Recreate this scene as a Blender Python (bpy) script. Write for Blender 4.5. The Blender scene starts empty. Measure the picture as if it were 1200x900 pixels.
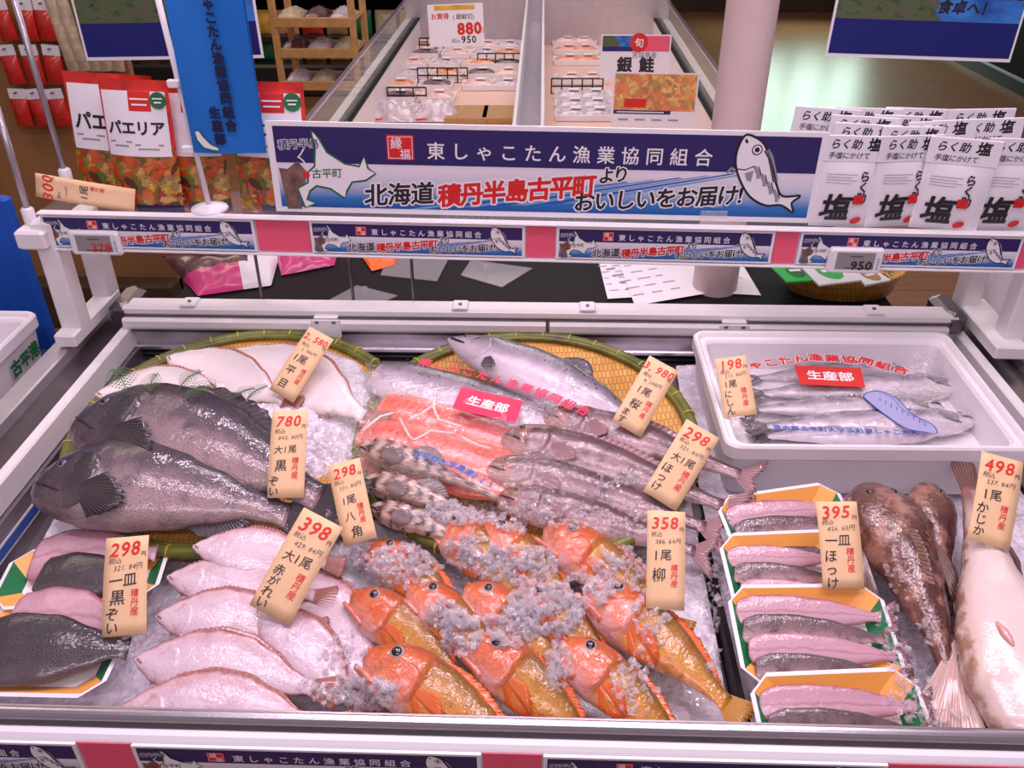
import bpy, math, random
import numpy as np
from mathutils import Vector as V, Matrix, noise
from mathutils.geometry import tessellate_polygon
random.seed(11)
S = bpy.context.scene
COL = S.collection
PI = math.pi
# ------------------------------------------------------------------ camera, world, lamps, exposure
F_PX, PITCH, YAW, ROLL = 1013.31, .56898, .03464, -.0048
RAIL = .85                                   # height of the case rail above the floor
CAM = V((0, -.66, RAIL + .9))
FW = V((-math.sin(YAW)*math.cos(PITCH), math.cos(YAW)*math.cos(PITCH), -math.sin(PITCH)))
_r = V((math.cos(YAW), math.sin(YAW), 0)); _u = _r.cross(FW)
RT = _r*math.cos(ROLL) + _u*math.sin(ROLL); UP = -_r*math.sin(ROLL) + _u*math.cos(ROLL)
cd = bpy.data.cameras.new('camera'); cam = bpy.data.objects.new('camera', cd); COL.objects.link(cam)
cd.sensor_width = 36; cd.lens = F_PX/1200*36; cd.clip_start = .02; cd.clip_end = 60
cam.matrix_world = Matrix(((RT.x, UP.x, -FW.x, CAM.x), (RT.y, UP.y, -FW.y, CAM.y), (RT.z, UP.z, -FW.z, CAM.z), (0, 0, 0, 1)))
S.camera = cam
S.view_settings.view_transform = 'Standard'; S.view_settings.look = 'None'
S.view_settings.gamma = 1; S.view_settings.use_curve_mapping = False
S.view_settings.exposure = -.10
w = bpy.data.worlds.new('shop_air'); S.world = w; w.use_nodes = True
w.node_tree.nodes['Background'].inputs[0].default_value = (.80, .65, .75, 1)
w.node_tree.nodes['Background'].inputs[1].default_value = .36
def area(name, loc, target, sx, sy, power, col):
    l = bpy.data.lights.new(name, 'AREA'); l.shape = 'RECTANGLE'; l.size = sx; l.size_y = sy; l.energy = power; l.color = col
    o = bpy.data.objects.new(name, l); COL.objects.link(o); o.location = loc
    o.rotation_euler = (V(target)-V(loc)).to_track_quat('-Z', 'Y').to_euler()
    return o
PINK = (1, .79, .94)
area('ceiling_tube_light', (-.5, .15, 2.9), (-.4, .45, .8), 1.2, .12, 14, PINK)
area('ceiling_tube_light', (.75, .2, 2.9), (.5, .45, .8), 1.2, .12, 14, PINK)
area('ceiling_tube_light', (.1, 1.3, 3.0), (0, .5, .8), 1.6, .12, 12, PINK)
area('ceiling_tube_light', (0, -1.5, 2.8), (0, .6, .9), 2.2, .3, 20, (1, .83, .94))
def spot(loc, target, power, col, r=.05):
    l = bpy.data.lights.new('ceiling_spot', 'SPOT'); l.energy = power; l.color = col; l.shadow_soft_size = r; l.spot_size = 1.25; l.spot_blend = .8
    o = bpy.data.objects.new('ceiling_spot', l); COL.objects.link(o); o.location = loc
    o.rotation_euler = (V(target)-V(loc)).to_track_quat('-Z', 'Y').to_euler()
for x, y, p, c in ((-.75, 1.25, 20, PINK), (-.2, .95, 22, PINK), (.35, 1.25, 20, PINK), (.85, .95, 18, (1, .86, .80))):
    spot((x, y, 2.75), (x*.8, .35, .75), p, c)
area('island_tube_light', (-.05, 3.4, 2.4), (-.05, 3.4, .8), 1.0, 2.2, 22, (1, .87, .88))
area('aisle_light', (-1.9, 1.7, 2.9), (-1.7, 2.0, 0), .6, 1.6, 11, (1, .80, .62))
area('aisle_light', (-2.6, 4.6, 3.0), (-2.4, 4.4, 0), 1.2, 2, 22, (1, .78, .56))
area('aisle_light', (2.6, 3.2, 3.0), (2.4, 3.2, 0), 1.2, 2, 15, (1, .80, .66))
for i in range(3):
    area('cold_cabinet_light', (2.5+i*.42, 9.3, 1.25), (1.6, 4, .2), .3, 1.3, 15, (.72, 1, .86))

# ------------------------------------------------------------------ pixel ray -> place in the shop
def ray(x, y): return FW + RT*((x-600)/F_PX) - UP*((y-450)/F_PX)
def PZ(x, y, z): d = ray(x, y); return CAM + d*((z-CAM.z)/d.z)           # on a level plane (z above the floor)
def PY(x, y, Y): d = ray(x, y); return CAM + d*((Y-CAM.y)/d.y)           # on an upright plane
DK0, DKS = RAIL-.14, .10                                                 # sloping deck of the case
def deckz(Y): return DK0 + DKS*(Y-.08)
def PD(x, y, h=0):
    d = ray(x, y); t = (DK0 + DKS*(CAM.y-.08) + h - CAM.z)/(d.z - DKS*d.y); return CAM + d*t
DN = V((0, -DKS, 1)).normalized()

# ------------------------------------------------------------------ materials
MATS = {}
class NT:
    def __init__(s, m): s.t = m.node_tree; s.n = s.t.nodes; s.l = s.t.links
    def new(s, typ, **k):
        n = s.n.new(typ)
        for a, b in k.items(): setattr(n, a, b)
        return n
    def link(s, a, b): s.l.new(a, b)
    def noise(s, vec, scale, detail=3, rough=.55, dist=0):
        n = s.new('ShaderNodeTexNoise'); n.inputs['Scale'].default_value = scale; n.inputs['Detail'].default_value = detail
        n.inputs['Roughness'].default_value = rough; n.inputs['Distortion'].default_value = dist
        if vec: s.link(vec, n.inputs['Vector'])
        return n.outputs[0]
    def ramp(s, fac, stops, interp='LINEAR'):
        r = s.new('ShaderNodeValToRGB'); e = r.color_ramp.elements; r.color_ramp.interpolation = interp
        while len(e) < len(stops): e.new(.5)
        for k, (p, c) in zip(e, stops):
            k.position = p; k.color = (*c, 1) if isinstance(c, tuple) else (c, c, c, 1)
        if fac is not None: s.link(fac, r.inputs[0])
        return r.outputs[0]
    def mix(s, fac, a, b, typ='MIX'):
        m = s.new('ShaderNodeMix', data_type='RGBA', blend_type=typ)
        for v, i in ((fac, 0), (a, 6), (b, 7)):
            if isinstance(v, (int, float)): m.inputs[i].default_value = v
            elif isinstance(v, tuple): m.inputs[i].default_value = (*v, 1)
            else: s.link(v, m.inputs[i])
        return m.outputs[2]
    def math(s, op, a, b=0):
        m = s.new('ShaderNodeMath', operation=op)
        for v, i in ((a, 0), (b, 1)):
            if isinstance(v, (int, float)): m.inputs[i].default_value = v
            else: s.link(v, m.inputs[i])
        return m.outputs[0]
    def bump(s, h, strength=.3, dist=.002, nrm=None):
        b = s.new('ShaderNodeBump'); b.inputs['Strength'].default_value = strength; b.inputs['Distance'].default_value = dist
        s.link(h, b.inputs['Height'])
        if nrm: s.link(nrm, b.inputs['Normal'])
        return b.outputs[0]
def sr(r, g, b):                         # 0-255 screen colour -> linear
    f = lambda c: (c/255/12.92 if c <= 10 else ((c/255+.055)/1.055)**2.4)
    return (f(r), f(g), f(b))
def newmat(name):
    m = bpy.data.materials.new(name); m.use_nodes = True; MATS[name] = m
    t = NT(m); return m, t, t.n['Principled BSDF']
def mat(name, col, rough=.5, metal=0, vary=0, vscale=30, bump=0, bscale=60, alpha=1, trans=0, coat=0, spec=.5, emit=0, sss=0):
    m, t, b = newmat(name)
    b.inputs['Base Color'].default_value = (*col, 1)
    b.inputs['Roughness'].default_value = rough; b.inputs['Metallic'].default_value = metal
    b.inputs['Alpha'].default_value = alpha; b.inputs['Transmission Weight'].default_value = trans
    b.inputs['Coat Weight'].default_value = coat; b.inputs['Coat Roughness'].default_value = .12
    b.inputs['Specular IOR Level'].default_value = spec
    if emit: b.inputs['Emission Color'].default_value = (*col, 1); b.inputs['Emission Strength'].default_value = emit
    if sss: b.inputs['Subsurface Weight'].default_value = sss; b.inputs['Subsurface Scale'].default_value = .006
    if vary or bump: tc = t.new('ShaderNodeTexCoord').outputs['Object']
    if vary:
        n = t.noise(tc, vscale, 4)
        lo = tuple(max(0, c*(1-vary)) for c in col); hi = tuple(min(1, c*(1+vary)) for c in col)
        t.link(t.ramp(n, [(.3, lo), (.7, hi)]), b.inputs['Base Color'])
    if bump: t.link(t.bump(t.noise(tc, bscale, 4), bump), b.inputs['Normal'])
    return m
mat('alu', (.60, .56, .63), .26, .95, bump=.05, bscale=300)
mat('alu_satin', (.60, .56, .60), .38, .8, vary=.05)
mat('steel_dark', (.16, .14, .15), .3, .8, vary=.1)
mat('liner', (.30, .27, .29), .3, .75, vary=.08, vscale=8)
mat('white_paint', (.80, .77, .79), .4, vary=.02)
mat('white_plastic', (.82, .80, .84), .35)
mat('black', (.010, .008, .010), .6, spec=.15)
mat('shelf_clear', (.9, .87, .9), .08, alpha=.06)
mat('deck_beige', sr(232, 196, 178), .45)
mat('black_gloss', (.014, .012, .014), .3)
mat('rubber', (.02, .018, .02), .6)
mat('foam', (.83, .79, .83), .65, bump=.12, bscale=420, sss=.1)
mat('paper_white', (.82, .80, .84), .6)
mat('paper_pink', sr(238, 92, 122), .5)
mat('tag_paper', sr(244, 205, 160), .65, vary=.03, vscale=60)
mat('ink_black', (.03, .025, .035), .5)
mat('ink_grey', (.10, .09, .10), .5)
mat('ink_red', sr(226, 52, 44), .5)
mat('print_white', (.86, .84, .88), .4)
mat('print_navy', sr(42, 34, 96), .4)
mat('print_red', sr(215, 40, 38), .4)
mat('print_pink', sr(232, 50, 92), .4)
mat('print_black', (.018, .014, .02), .4)
mat('print_green', sr(30, 110, 62), .45)
mat('print_blue', sr(40, 90, 180), .4)
mat('print_sky', sr(120, 165, 214), .4)
mat('print_lilac', sr(168, 170, 214), .4)
mat('print_grey', sr(150, 148, 160), .4)
mat('print_land', sr(120, 92, 84), .5, vary=.5, vscale=60)
mat('orange_print', sr(255, 178, 88), .4, vary=.04)
mat('green_print', sr(22, 120, 72), .4, vary=.15, vscale=120)
mat('banner_blue', sr(22, 110, 200), .5)
mat('banner_text', sr(16, 26, 70), .5)
mat('steel_rod', (.42, .38, .42), .3, .6)
mat('bottle_clear', (.75, .68, .6), .15, alpha=.55)
mat('clear_plastic', (.9, .87, .9), .06, alpha=.16, coat=.5)
mat('glass', (.75, .85, .82), .04, alpha=.2)
mat('wire_black', (.015, .013, .014), .4)
mat('wood_rack', sr(196, 150, 92), .55, vary=.18, vscale=18)
mat('cardboard', sr(176, 138, 92), .7, vary=.06)
mat('peg_brown', sr(150, 108, 66), .65, vary=.12, vscale=6)
mat('dark_wall', sr(70, 52, 36), .7, vary=.2, vscale=5)
mat('pillar_paint', sr(214, 190, 188), .6, vary=.02)
mat('fern', sr(70, 104, 62), .5, vary=.25, vscale=150)
mat('yolk', sr(228, 170, 60), .4)
mat('lcd', sr(142, 140, 138), .35)
mat('flesh_pale', sr(226, 176, 186), .3, vary=.1, vscale=60, coat=.5, sss=.15)
mat('jar_pale', sr(196, 180, 150), .3, vary=.3, vscale=40)
mat('blue_cloth', sr(12, 84, 190), .6, vary=.08)
mat('wrap_meat', sr(236, 196, 190), .25, vary=.16, vscale=60, coat=.6)
mat('wrap_orange', sr(238, 160, 120), .25, vary=.2, vscale=60, coat=.6)
mat('wrap_silver', sr(206, 192, 200), .22, vary=.25, vscale=50, coat=.6)
mat('green_pack', sr(38, 190, 70), .35, vary=.1)
mat('shrimp', sr(96, 56, 66), .2, vary=.7, vscale=160, bump=.6, bscale=160, coat=.7)
mat('magenta_pack', sr(214, 60, 130), .3, coat=.4)
mat('orange_pack', sr(246, 110, 40), .35)
mat('yellow_pack', sr(220, 170, 60), .35, vary=.3, vscale=20)
mat('fish_dark', sr(120, 92, 98), .25, vary=.4, vscale=50, coat=.6)
mat('red_pack', sr(204, 44, 34), .3, vary=.5, vscale=14, coat=.4)

def m_ice():
    m, t, b = newmat('ice_bed')
    tc = t.new('ShaderNodeTexCoord').outputs['Object']
    n1 = t.noise(tc, 38, 5, .6); vo = t.new('ShaderNodeTexVoronoi'); vo.inputs['Scale'].default_value = 110; t.link(tc, vo.inputs['Vector'])
    t.link(t.ramp(n1, [(.3, (.62, .55, .64)), (.65, (.88, .84, .91))]), b.inputs['Base Color'])
    t.link(t.bump(vo.outputs['Distance'], .55, .006, t.bump(n1, .6, .008)), b.inputs['Normal'])
    b.inputs['Roughness'].default_value = .22; b.inputs['Coat Weight'].default_value = .4
    b.inputs['Subsurface Weight'].default_value = .25; b.inputs['Subsurface Scale'].default_value = .01
    m, t, b = newmat('ice_chunk')
    tc = t.new('ShaderNodeTexCoord').outputs['Object']
    nb = t.bump(t.noise(tc, 240, 3), .5, .001)
    df = t.new('ShaderNodeBsdfDiffuse'); df.inputs['Color'].default_value = (1, .95, 1, 1); tl = t.new('ShaderNodeBsdfTranslucent'); tl.inputs['Color'].default_value = (1, .95, 1, 1)
    m1 = t.new('ShaderNodeMixShader'); m1.inputs[0].default_value = .45; t.link(df.outputs[0], m1.inputs[1]); t.link(tl.outputs[0], m1.inputs[2])
    gl = t.new('ShaderNodeBsdfGlossy'); gl.inputs['Roughness'].default_value = .08; t.link(nb, gl.inputs['Normal'])
    m2 = t.new('ShaderNodeMixShader'); m2.inputs[0].default_value = .14; t.link(m1.outputs[0], m2.inputs[1]); t.link(gl.outputs[0], m2.inputs[2])
    m3 = t.new('ShaderNodeMixShader'); t.link(t.ramp(t.noise(tc, 120, 3), [(.35, .16), (.7, .55)]), m3.inputs[0]); t.link(t.new('ShaderNodeBsdfTransparent').outputs[0], m3.inputs[1]); t.link(m2.outputs[0], m3.inputs[2])
    t.link(m3.outputs[0], t.n['Material Output'].inputs['Surface'])
    m, t, b = newmat('bag_film')
    tc = t.new('ShaderNodeTexCoord').outputs['Object']
    tr = t.new('ShaderNodeBsdfTransparent'); gl = t.new('ShaderNodeBsdfGlossy'); gl.inputs['Roughness'].default_value = .10; gl.inputs['Color'].default_value = (1, .97, 1, 1)
    nb = t.bump(t.noise(tc, 26, 4, .6, .6), .9, .012, t.bump(t.noise(tc, 110, 3), .5, .003)); t.link(nb, gl.inputs['Normal'])
    lw = t.new('ShaderNodeLayerWeight'); lw.inputs['Blend'].default_value = .25; t.link(nb, lw.inputs['Normal'])
    mx = t.new('ShaderNodeMixShader'); t.link(t.ramp(lw.outputs['Fresnel'], [(0, .04), (.5, .30)]), mx.inputs[0]); t.link(tr.outputs[0], mx.inputs[1]); t.link(gl.outputs[0], mx.inputs[2])
    t.link(mx.outputs[0], t.n['Material Output'].inputs['Surface'])
m_ice()

def m_floor():
    m, t, b = newmat('floor_vinyl')
    tc = t.new('ShaderNodeTexCoord').outputs['Object']
    mp = t.new('ShaderNodeMapping'); mp.inputs['Scale'].default_value = (1, 6, 1); t.link(tc, mp.inputs[0])
    br = t.new('ShaderNodeTexBrick'); br.inputs['Scale'].default_value = 1.1; t.link(tc, br.inputs['Vector'])
    br.inputs['Color1'].default_value = (*sr(150, 104, 70), 1); br.inputs['Color2'].default_value = (*sr(138, 94, 62), 1)
    br.inputs['Mortar'].default_value = (*sr(110, 74, 50), 1); br.inputs['Mortar Size'].default_value = .006
    br.inputs['Brick Width'].default_value = 1.0; br.inputs['Row Height'].default_value = .16
    n = t.noise(mp.outputs[0], 6, 5)
    t.link(t.mix(.5, br.outputs[0], t.ramp(n, [(.3, sr(120, 82, 54)), (.7, sr(160, 112, 78))])), b.inputs['Base Color'])
    b.inputs['Roughness'].default_value = .34
    t.link(t.bump(t.noise(mp.outputs[0], 30, 3), .15, .002), b.inputs['Normal'])
m_floor()

def m_weave():
    m, t, b = newmat('bamboo_weave')
    uv = t.new('ShaderNodeTexCoord').outputs['UV']
    br = t.new('ShaderNodeTexBrick'); t.link(uv, br.inputs['Vector']); br.inputs['Scale'].default_value = 1
    br.inputs['Brick Width'].default_value = .0085; br.inputs['Row Height'].default_value = .019
    br.inputs['Mortar Size'].default_value = .0009; br.offset = .5
    br.inputs['Color1'].default_value = (*sr(232, 176, 88), 1); br.inputs['Color2'].default_value = (*sr(212, 152, 66), 1)
    br.inputs['Mortar'].default_value = (*sr(168, 112, 46), 1)
    t.link(br.outputs[0], b.inputs['Base Color']); b.inputs['Roughness'].default_value = .4
    t.link(t.bump(br.outputs[1], -.5, .003), b.inputs['Normal'])
    m, t, b = newmat('bamboo_rim')
    tc = t.new('ShaderNodeTexCoord').outputs['Object']
    t.link(t.ramp(t.noise(tc, 22, 4), [(.3, sr(70, 78, 28)), (.7, sr(124, 126, 52))]), b.inputs['Base Color'])
    b.inputs['Roughness'].default_value = .32
m_weave()
mat('bamboo_tie', sr(200, 180, 80), .5)

def m_sign():
    m, t, b = newmat('sign_print')
    uv = t.new('ShaderNodeSeparateXYZ'); t.link(t.new('ShaderNodeTexCoord').outputs['UV'], uv.inputs[0])
    c = t.ramp(uv.outputs[1], [(0, sr(22, 84, 160)), (.12, sr(52, 120, 190)), (.34, sr(206, 208, 226)), (.5, sr(232, 226, 234)), (.555, sr(224, 218, 230)), (.56, sr(44, 36, 98)), (1, sr(50, 38, 98))])
    t.link(c, b.inputs['Base Color']); b.inputs['Roughness'].default_value = .35
    m, t, b = newmat('poster_sea')
    uvn = t.new('ShaderNodeTexCoord').outputs['UV']; uv = t.new('ShaderNodeSeparateXYZ'); t.link(uvn, uv.inputs[0])
    sea = t.ramp(t.noise(uvn, 3.5, 3), [(.3, sr(20, 60, 150)), (.6, sr(60, 130, 210))])
    land = t.ramp(t.noise(uvn, 14, 6, .7), [(.3, sr(22, 40, 40)), (.5, sr(84, 104, 62)), (.62, sr(96, 82, 78)), (.75, sr(150, 130, 120))])
    edge = t.math('ADD', uv.outputs[0], t.math('MULTIPLY', t.noise(uvn, 4, 4), .35))
    edge = t.math('ADD', edge, t.math('MULTIPLY', uv.outputs[1], .3))
    c = t.mix(t.ramp(edge, [(.86, 0), (.90, 1)]), land, sea)
    c = t.mix(t.ramp(uv.outputs[1], [(.30, 0), (.302, 1)], 'CONSTANT'), sr(22, 28, 108), c)
    t.link(c, b.inputs['Base Color']); b.inputs['Roughness'].default_value = .4
    m, t, b = newmat('food_print')
    oc = t.new('ShaderNodeTexCoord').outputs['Object']
    vo = t.new('ShaderNodeTexVoronoi'); vo.inputs['Scale'].default_value = 62; mx = t.new('ShaderNodeVectorMath', operation='MULTIPLY_ADD'); nz = t.new('ShaderNodeTexNoise'); nz.inputs['Scale'].default_value = 40; t.link(oc, nz.inputs['Vector']); t.link(nz.outputs['Color'], mx.inputs[0]); mx.inputs[1].default_value = (.05, .05, .05); t.link(oc, mx.inputs[2]); t.link(mx.outputs[0], vo.inputs['Vector'])
    sp = t.new('ShaderNodeSeparateColor'); t.link(vo.outputs['Color'], sp.inputs[0])
    c = t.ramp(sp.outputs[0], [(0, sr(150, 40, 20)), (.2, sr(214, 84, 36)), (.4, sr(226, 130, 60)), (.55, sr(232, 196, 120)), (.68, sr(96, 40, 28)), (.8, sr(110, 140, 50)), (.9, sr(236, 190, 60)), (1, sr(60, 24, 22))])
    c = t.mix(t.ramp(vo.outputs['Distance'], [(.0, .0), (.9, .55)]), c, sr(60, 20, 12))
    t.link(c, b.inputs['Base Color']); b.inputs['Roughness'].default_value = .3; b.inputs['Coat Weight'].default_value = .4
m_sign()
MATS['recipe_print'] = MATS['food_print'].copy()
for n_ in MATS['recipe_print'].node_tree.nodes:
    if n_.type == 'VALTORGB':
        for q_ in n_.color_ramp.elements:
            c_ = q_.color; q_.color = (min(1, c_[0]*.7+.45), min(1, c_[1]*.8+.22), c_[2]*.6+.10, 1) if len(n_.color_ramp.elements) > 3 else (c_[0]*.35, c_[1]*.35, c_[2]*.35, 1)

def fishmat(name, ramp, mott=None, head=None, spots=None, rough=.32, bump=.5, bscale=220, grain=0, tail=None, lines=None):
    """ramp over belly(0)..back(1) from the UV of the loft; mott=(scale, colour, lo, hi); head=(u, ramp); spots=(scale, colour, size, vmin)"""
    m, t, b = newmat(name)
    tc = t.new('ShaderNodeTexCoord'); oc = tc.outputs['Object']
    uv = t.new('ShaderNodeSeparateXYZ'); t.link(tc.outputs['UV'], uv.inputs[0])
    oi = t.new('ShaderNodeObjectInfo'); ad = t.new('ShaderNodeVectorMath', operation='ADD'); t.link(oc, ad.inputs[0]); t.link(oi.outputs['Random'], ad.inputs[1])
    oc = ad.outputs[0]
    v = t.math('ADD', uv.outputs[1], t.math('MULTIPLY', t.math('SUBTRACT', t.noise(oc, 40, 4), .5), .28))
    c = t.ramp(v, ramp)
    if head:
        h = t.ramp(v, head[1]); f = t.math('ADD', uv.outputs[0], t.math('MULTIPLY', t.math('SUBTRACT', t.noise(oc, 45, 3), .5), .08))
        c = t.mix(t.ramp(f, [(head[0]-.02, 0), (head[0]+.04, 1)]), h, c)
    if tail: c = t.mix(t.ramp(uv.outputs[0], [(tail[0], 0), (tail[0]+.1, 1)]), c, tail[1])
    if mott: c = t.mix(t.ramp(t.noise(oc, mott[0], 5, .65), [(mott[2], 0), (mott[3], 1)]), c, mott[1])
    if spots:
        vo = t.new('ShaderNodeTexVoronoi'); vo.inputs['Scale'].default_value = spots[0]; t.link(oc, vo.inputs['Vector'])
        f = t.math('MULTIPLY', t.ramp(vo.outputs['Distance'], [(spots[2], 1), (spots[2]+.08, 0)]), t.ramp(uv.outputs[1], [(spots[3], 0), (spots[3]+.1, 1)]))
        c = t.mix(f, c, spots[1])
    if lines:   # (count, colour, strength) banding along the body
        wv = t.new('ShaderNodeTexWave'); wv.inputs['Scale'].default_value = lines[0]; wv.inputs['Distortion'].default_value = lines[3] if len(lines) > 3 else 2; wv.bands_direction = 'X'; wv.inputs['Detail'].default_value = 2
        t.link(tc.outputs['UV'], wv.inputs['Vector']); c = t.mix(t.math('MULTIPLY', wv.outputs['Fac'], lines[2]), c, lines[1])
    if grain: c = t.mix(t.math('MULTIPLY', t.ramp(t.noise(oc, 700, 2, .8), [(.42, 0), (.6, 1)]), grain), c, (.03, .02, .03))
    t.link(c, b.inputs['Base Color']); b.inputs['Roughness'].default_value = rough
    b.inputs['Coat Weight'].default_value = 1; b.inputs['Coat Roughness'].default_value = .09
    nb = t.bump(t.noise(oc, bscale, 3, .6), bump, .002)
    t.link(nb, b.inputs['Normal']); t.link(t.bump(t.noise(oc, 190, 2, .6), .28, .002, t.bump(t.noise(oc, 45, 2), .3, .004)), b.inputs['Coat Normal'])
    return m
def finmat(name, a, bcol, rough=.35):
    m, t, b = newmat(name)
    uv = t.new('ShaderNodeTexCoord').outputs['UV']
    wv = t.new('ShaderNodeTexWave'); wv.inputs['Scale'].default_value = 7; wv.inputs['Distortion'].default_value = 1.5; t.link(uv, wv.inputs['Vector'])
    t.link(t.mix(wv.outputs['Fac'], a, bcol), b.inputs['Base Color']); b.inputs['Roughness'].default_value = rough; b.inputs['Coat Weight'].default_value = .4
    t.link(t.bump(wv.outputs['Fac'], .4, .002), b.inputs['Normal'])
fishmat('black_rockfish', [(0, sr(190, 164, 164)), (.25, sr(188, 158, 160)), (.46, sr(166, 138, 144)), (.62, sr(104, 84, 94)), (.8, sr(58, 47, 57)), (1, sr(38, 32, 40))],
        mott=(24, sr(70, 56, 66), .5, .74), head=(.19, [(0, sr(128, 106, 108)), (.4, sr(76, 62, 70)), (1, sr(40, 34, 42))]), grain=.55, rough=.3, bump=1, bscale=330)
finmat('black_fin', sr(42, 34, 42), sr(66, 54, 62))
fishmat('golden_rockfish', [(0, sr(236, 176, 136)), (.12, sr(226, 142, 60)), (.35, sr(208, 140, 34)), (.6, sr(186, 126, 24)), (.8, sr(150, 100, 18)), (.93, sr(116, 76, 20)), (1, sr(196, 96, 30))],
        mott=(46, sr(146, 84, 16), .52, .78), spots=(150, sr(222, 160, 62), .10, .15), head=(.35, [(0, sr(228, 178, 178)), (.25, sr(226, 138, 114)), (.5, sr(214, 102, 52)), (.8, sr(200, 88, 28)), (1, sr(176, 74, 22))]), rough=.28, bump=.9, bscale=190)
finmat('golden_fin', sr(240, 120, 40), sr(222, 90, 28))
finmat('golden_tail', sr(206, 150, 56), sr(176, 116, 34))
fishmat('gill_red', [(0, sr(228, 170, 168)), (.3, sr(226, 130, 104)), (.7, sr(216, 100, 52)), (1, sr(196, 84, 34))], mott=(52, sr(236, 184, 170), .52, .72), rough=.25, bump=.9, bscale=150)
fishmat('mouth_red', [(0, sr(226, 130, 110)), (.5, sr(216, 110, 84)), (1, sr(226, 140, 120))], mott=(60, sr(238, 190, 178), .5, .7), rough=.28, bump=.8, bscale=160)
fishmat('lip_orange', [(0, sr(222, 110, 54)), (1, sr(206, 92, 40))], mott=(70, sr(236, 160, 120), .5, .7), rough=.28, bump=.8, bscale=160)
fishmat('cherry_salmon', [(0, sr(222, 208, 220)), (.25, sr(210, 194, 208)), (.5, sr(180, 164, 180)), (.7, sr(138, 126, 140)), (.88, sr(92, 88, 98)), (1, sr(66, 64, 74))],
        spots=(95, sr(36, 32, 42), .2, .6), rough=.2, bump=.3, bscale=500)
finmat('grey_fin', sr(70, 64, 72), sr(110, 100, 110))
fishmat('hokke', [(0, sr(214, 184, 186)), (.25, sr(182, 148, 152)), (.5, sr(140, 104, 110)), (.75, sr(104, 72, 78)), (1, sr(58, 40, 46))],
        mott=(26, sr(74, 52, 60), .5, .7), head=(.2, [(0, sr(222, 180, 172)), (.4, sr(176, 118, 104)), (.75, sr(130, 84, 70)), (1, sr(74, 50, 46))]), rough=.26, bump=.5, bscale=260)
finmat('hokke_fin', sr(132, 92, 98), sr(176, 134, 138))
fishmat('herring', [(0, sr(224, 212, 222)), (.2, sr(206, 194, 206)), (.36, sr(150, 142, 158)), (.56, sr(84, 84, 104)), (1, sr(40, 42, 58))],
        lines=(2.2, sr(226, 214, 226), .35, 8), mott=(22, sr(120, 104, 112), .55, .8), rough=.16, bump=.35, bscale=300)
fishmat('poacher', [(0, sr(216, 180, 166)), (.3, sr(150, 106, 96)), (.5, sr(70, 46, 44)), (.7, sr(140, 100, 92)), (1, sr(60, 40, 40))],
        lines=(3.2, sr(228, 200, 184), .7, 6), mott=(46, sr(46, 28, 30), .48, .6), rough=.3, bump=.8, bscale=200)
finmat('poacher_fin', sr(36, 26, 30), sr(186, 160, 158))
fishmat('sculpin', [(0, sr(132, 84, 74)), (.4, sr(100, 56, 50)), (.7, sr(84, 44, 40)), (1, sr(110, 66, 56))],
        mott=(20, sr(176, 126, 108), .5, .62), head=(.30, [(0, sr(104, 64, 52)), (.5, sr(118, 72, 58)), (1, sr(100, 62, 52))]), grain=.35, rough=.18, bump=1.6, bscale=70)
fishmat('sculpin_belly', [(0, sr(150, 112, 92)), (.02, sr(206, 176, 160)), (.08, sr(232, 212, 208)), (.75, sr(236, 216, 212)), (.95, sr(224, 200, 190)), (1, sr(170, 130, 108))],
        tail=(.84, sr(150, 100, 96)), rough=.22, bump=.35, bscale=120)
finmat('pale_fin', sr(226, 196, 186), sr(186, 150, 140))
finmat('flounder_orange', sr(206, 124, 70), sr(180, 96, 52))
finmat('sculpin_fin', sr(70, 44, 38), sr(150, 108, 92))
fishmat('flounder_white', [(0, sr(168, 104, 98)), (.05, sr(200, 164, 174)), (.2, sr(212, 188, 200)), (.5, sr(218, 200, 212)), (.8, sr(212, 186, 198)), (.94, sr(200, 158, 166)), (1, sr(150, 84, 74))],
        mott=(20, sr(186, 134, 150), .5, .85), rough=.2, bump=.6, bscale=260)
fishmat('flounder_fresh', [(0, sr(210, 190, 180)), (.2, sr(228, 214, 214)), (.5, sr(236, 224, 226)), (1, sr(206, 196, 194))], rough=.25, bump=.4, bscale=280)
finmat('flounder_fin', sr(176, 116, 104), sr(160, 100, 90))
fishmat('fillet_flesh', [(0, sr(176, 116, 134)), (.2, sr(202, 154, 170)), (.45, sr(212, 172, 186)), (.52, sr(192, 138, 154)), (.6, sr(210, 168, 182)), (.9, sr(198, 146, 162)), (1, sr(166, 100, 116))],
        mott=(60, sr(234, 190, 202), .6, .85), rough=.25, bump=.4, bscale=300)
fishmat('fillet_skin', [(0, sr(206, 172, 178)), (.35, sr(178, 146, 150)), (.6, sr(130, 102, 106)), (1, sr(78, 58, 62))],
        mott=(40, sr(84, 66, 70), .5, .68), rough=.22, bump=.5, bscale=320)
fishmat('dark_skin', [(0, sr(110, 96, 100)), (.3, sr(66, 56, 62)), (1, sr(34, 28, 34))], grain=.5, rough=.25, bump=.7, bscale=420)
fishmat('red_fillet', [(0, sr(240, 110, 84)), (.3, sr(238, 84, 58)), (.6, sr(236, 74, 52)), (1, sr(244, 130, 100))],
        lines=(9, sr(246, 140, 112), .4, 3), rough=.2, bump=.3, bscale=200)
mat('eye_silver', sr(186, 180, 190), .12, coat=1)
mat('eye_gold', sr(220, 160, 90), .12, coat=1)
mat('eye_black', (.008, .007, .012), .06, coat=1)
mat('white_fat', sr(250, 226, 220), .3)
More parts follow.
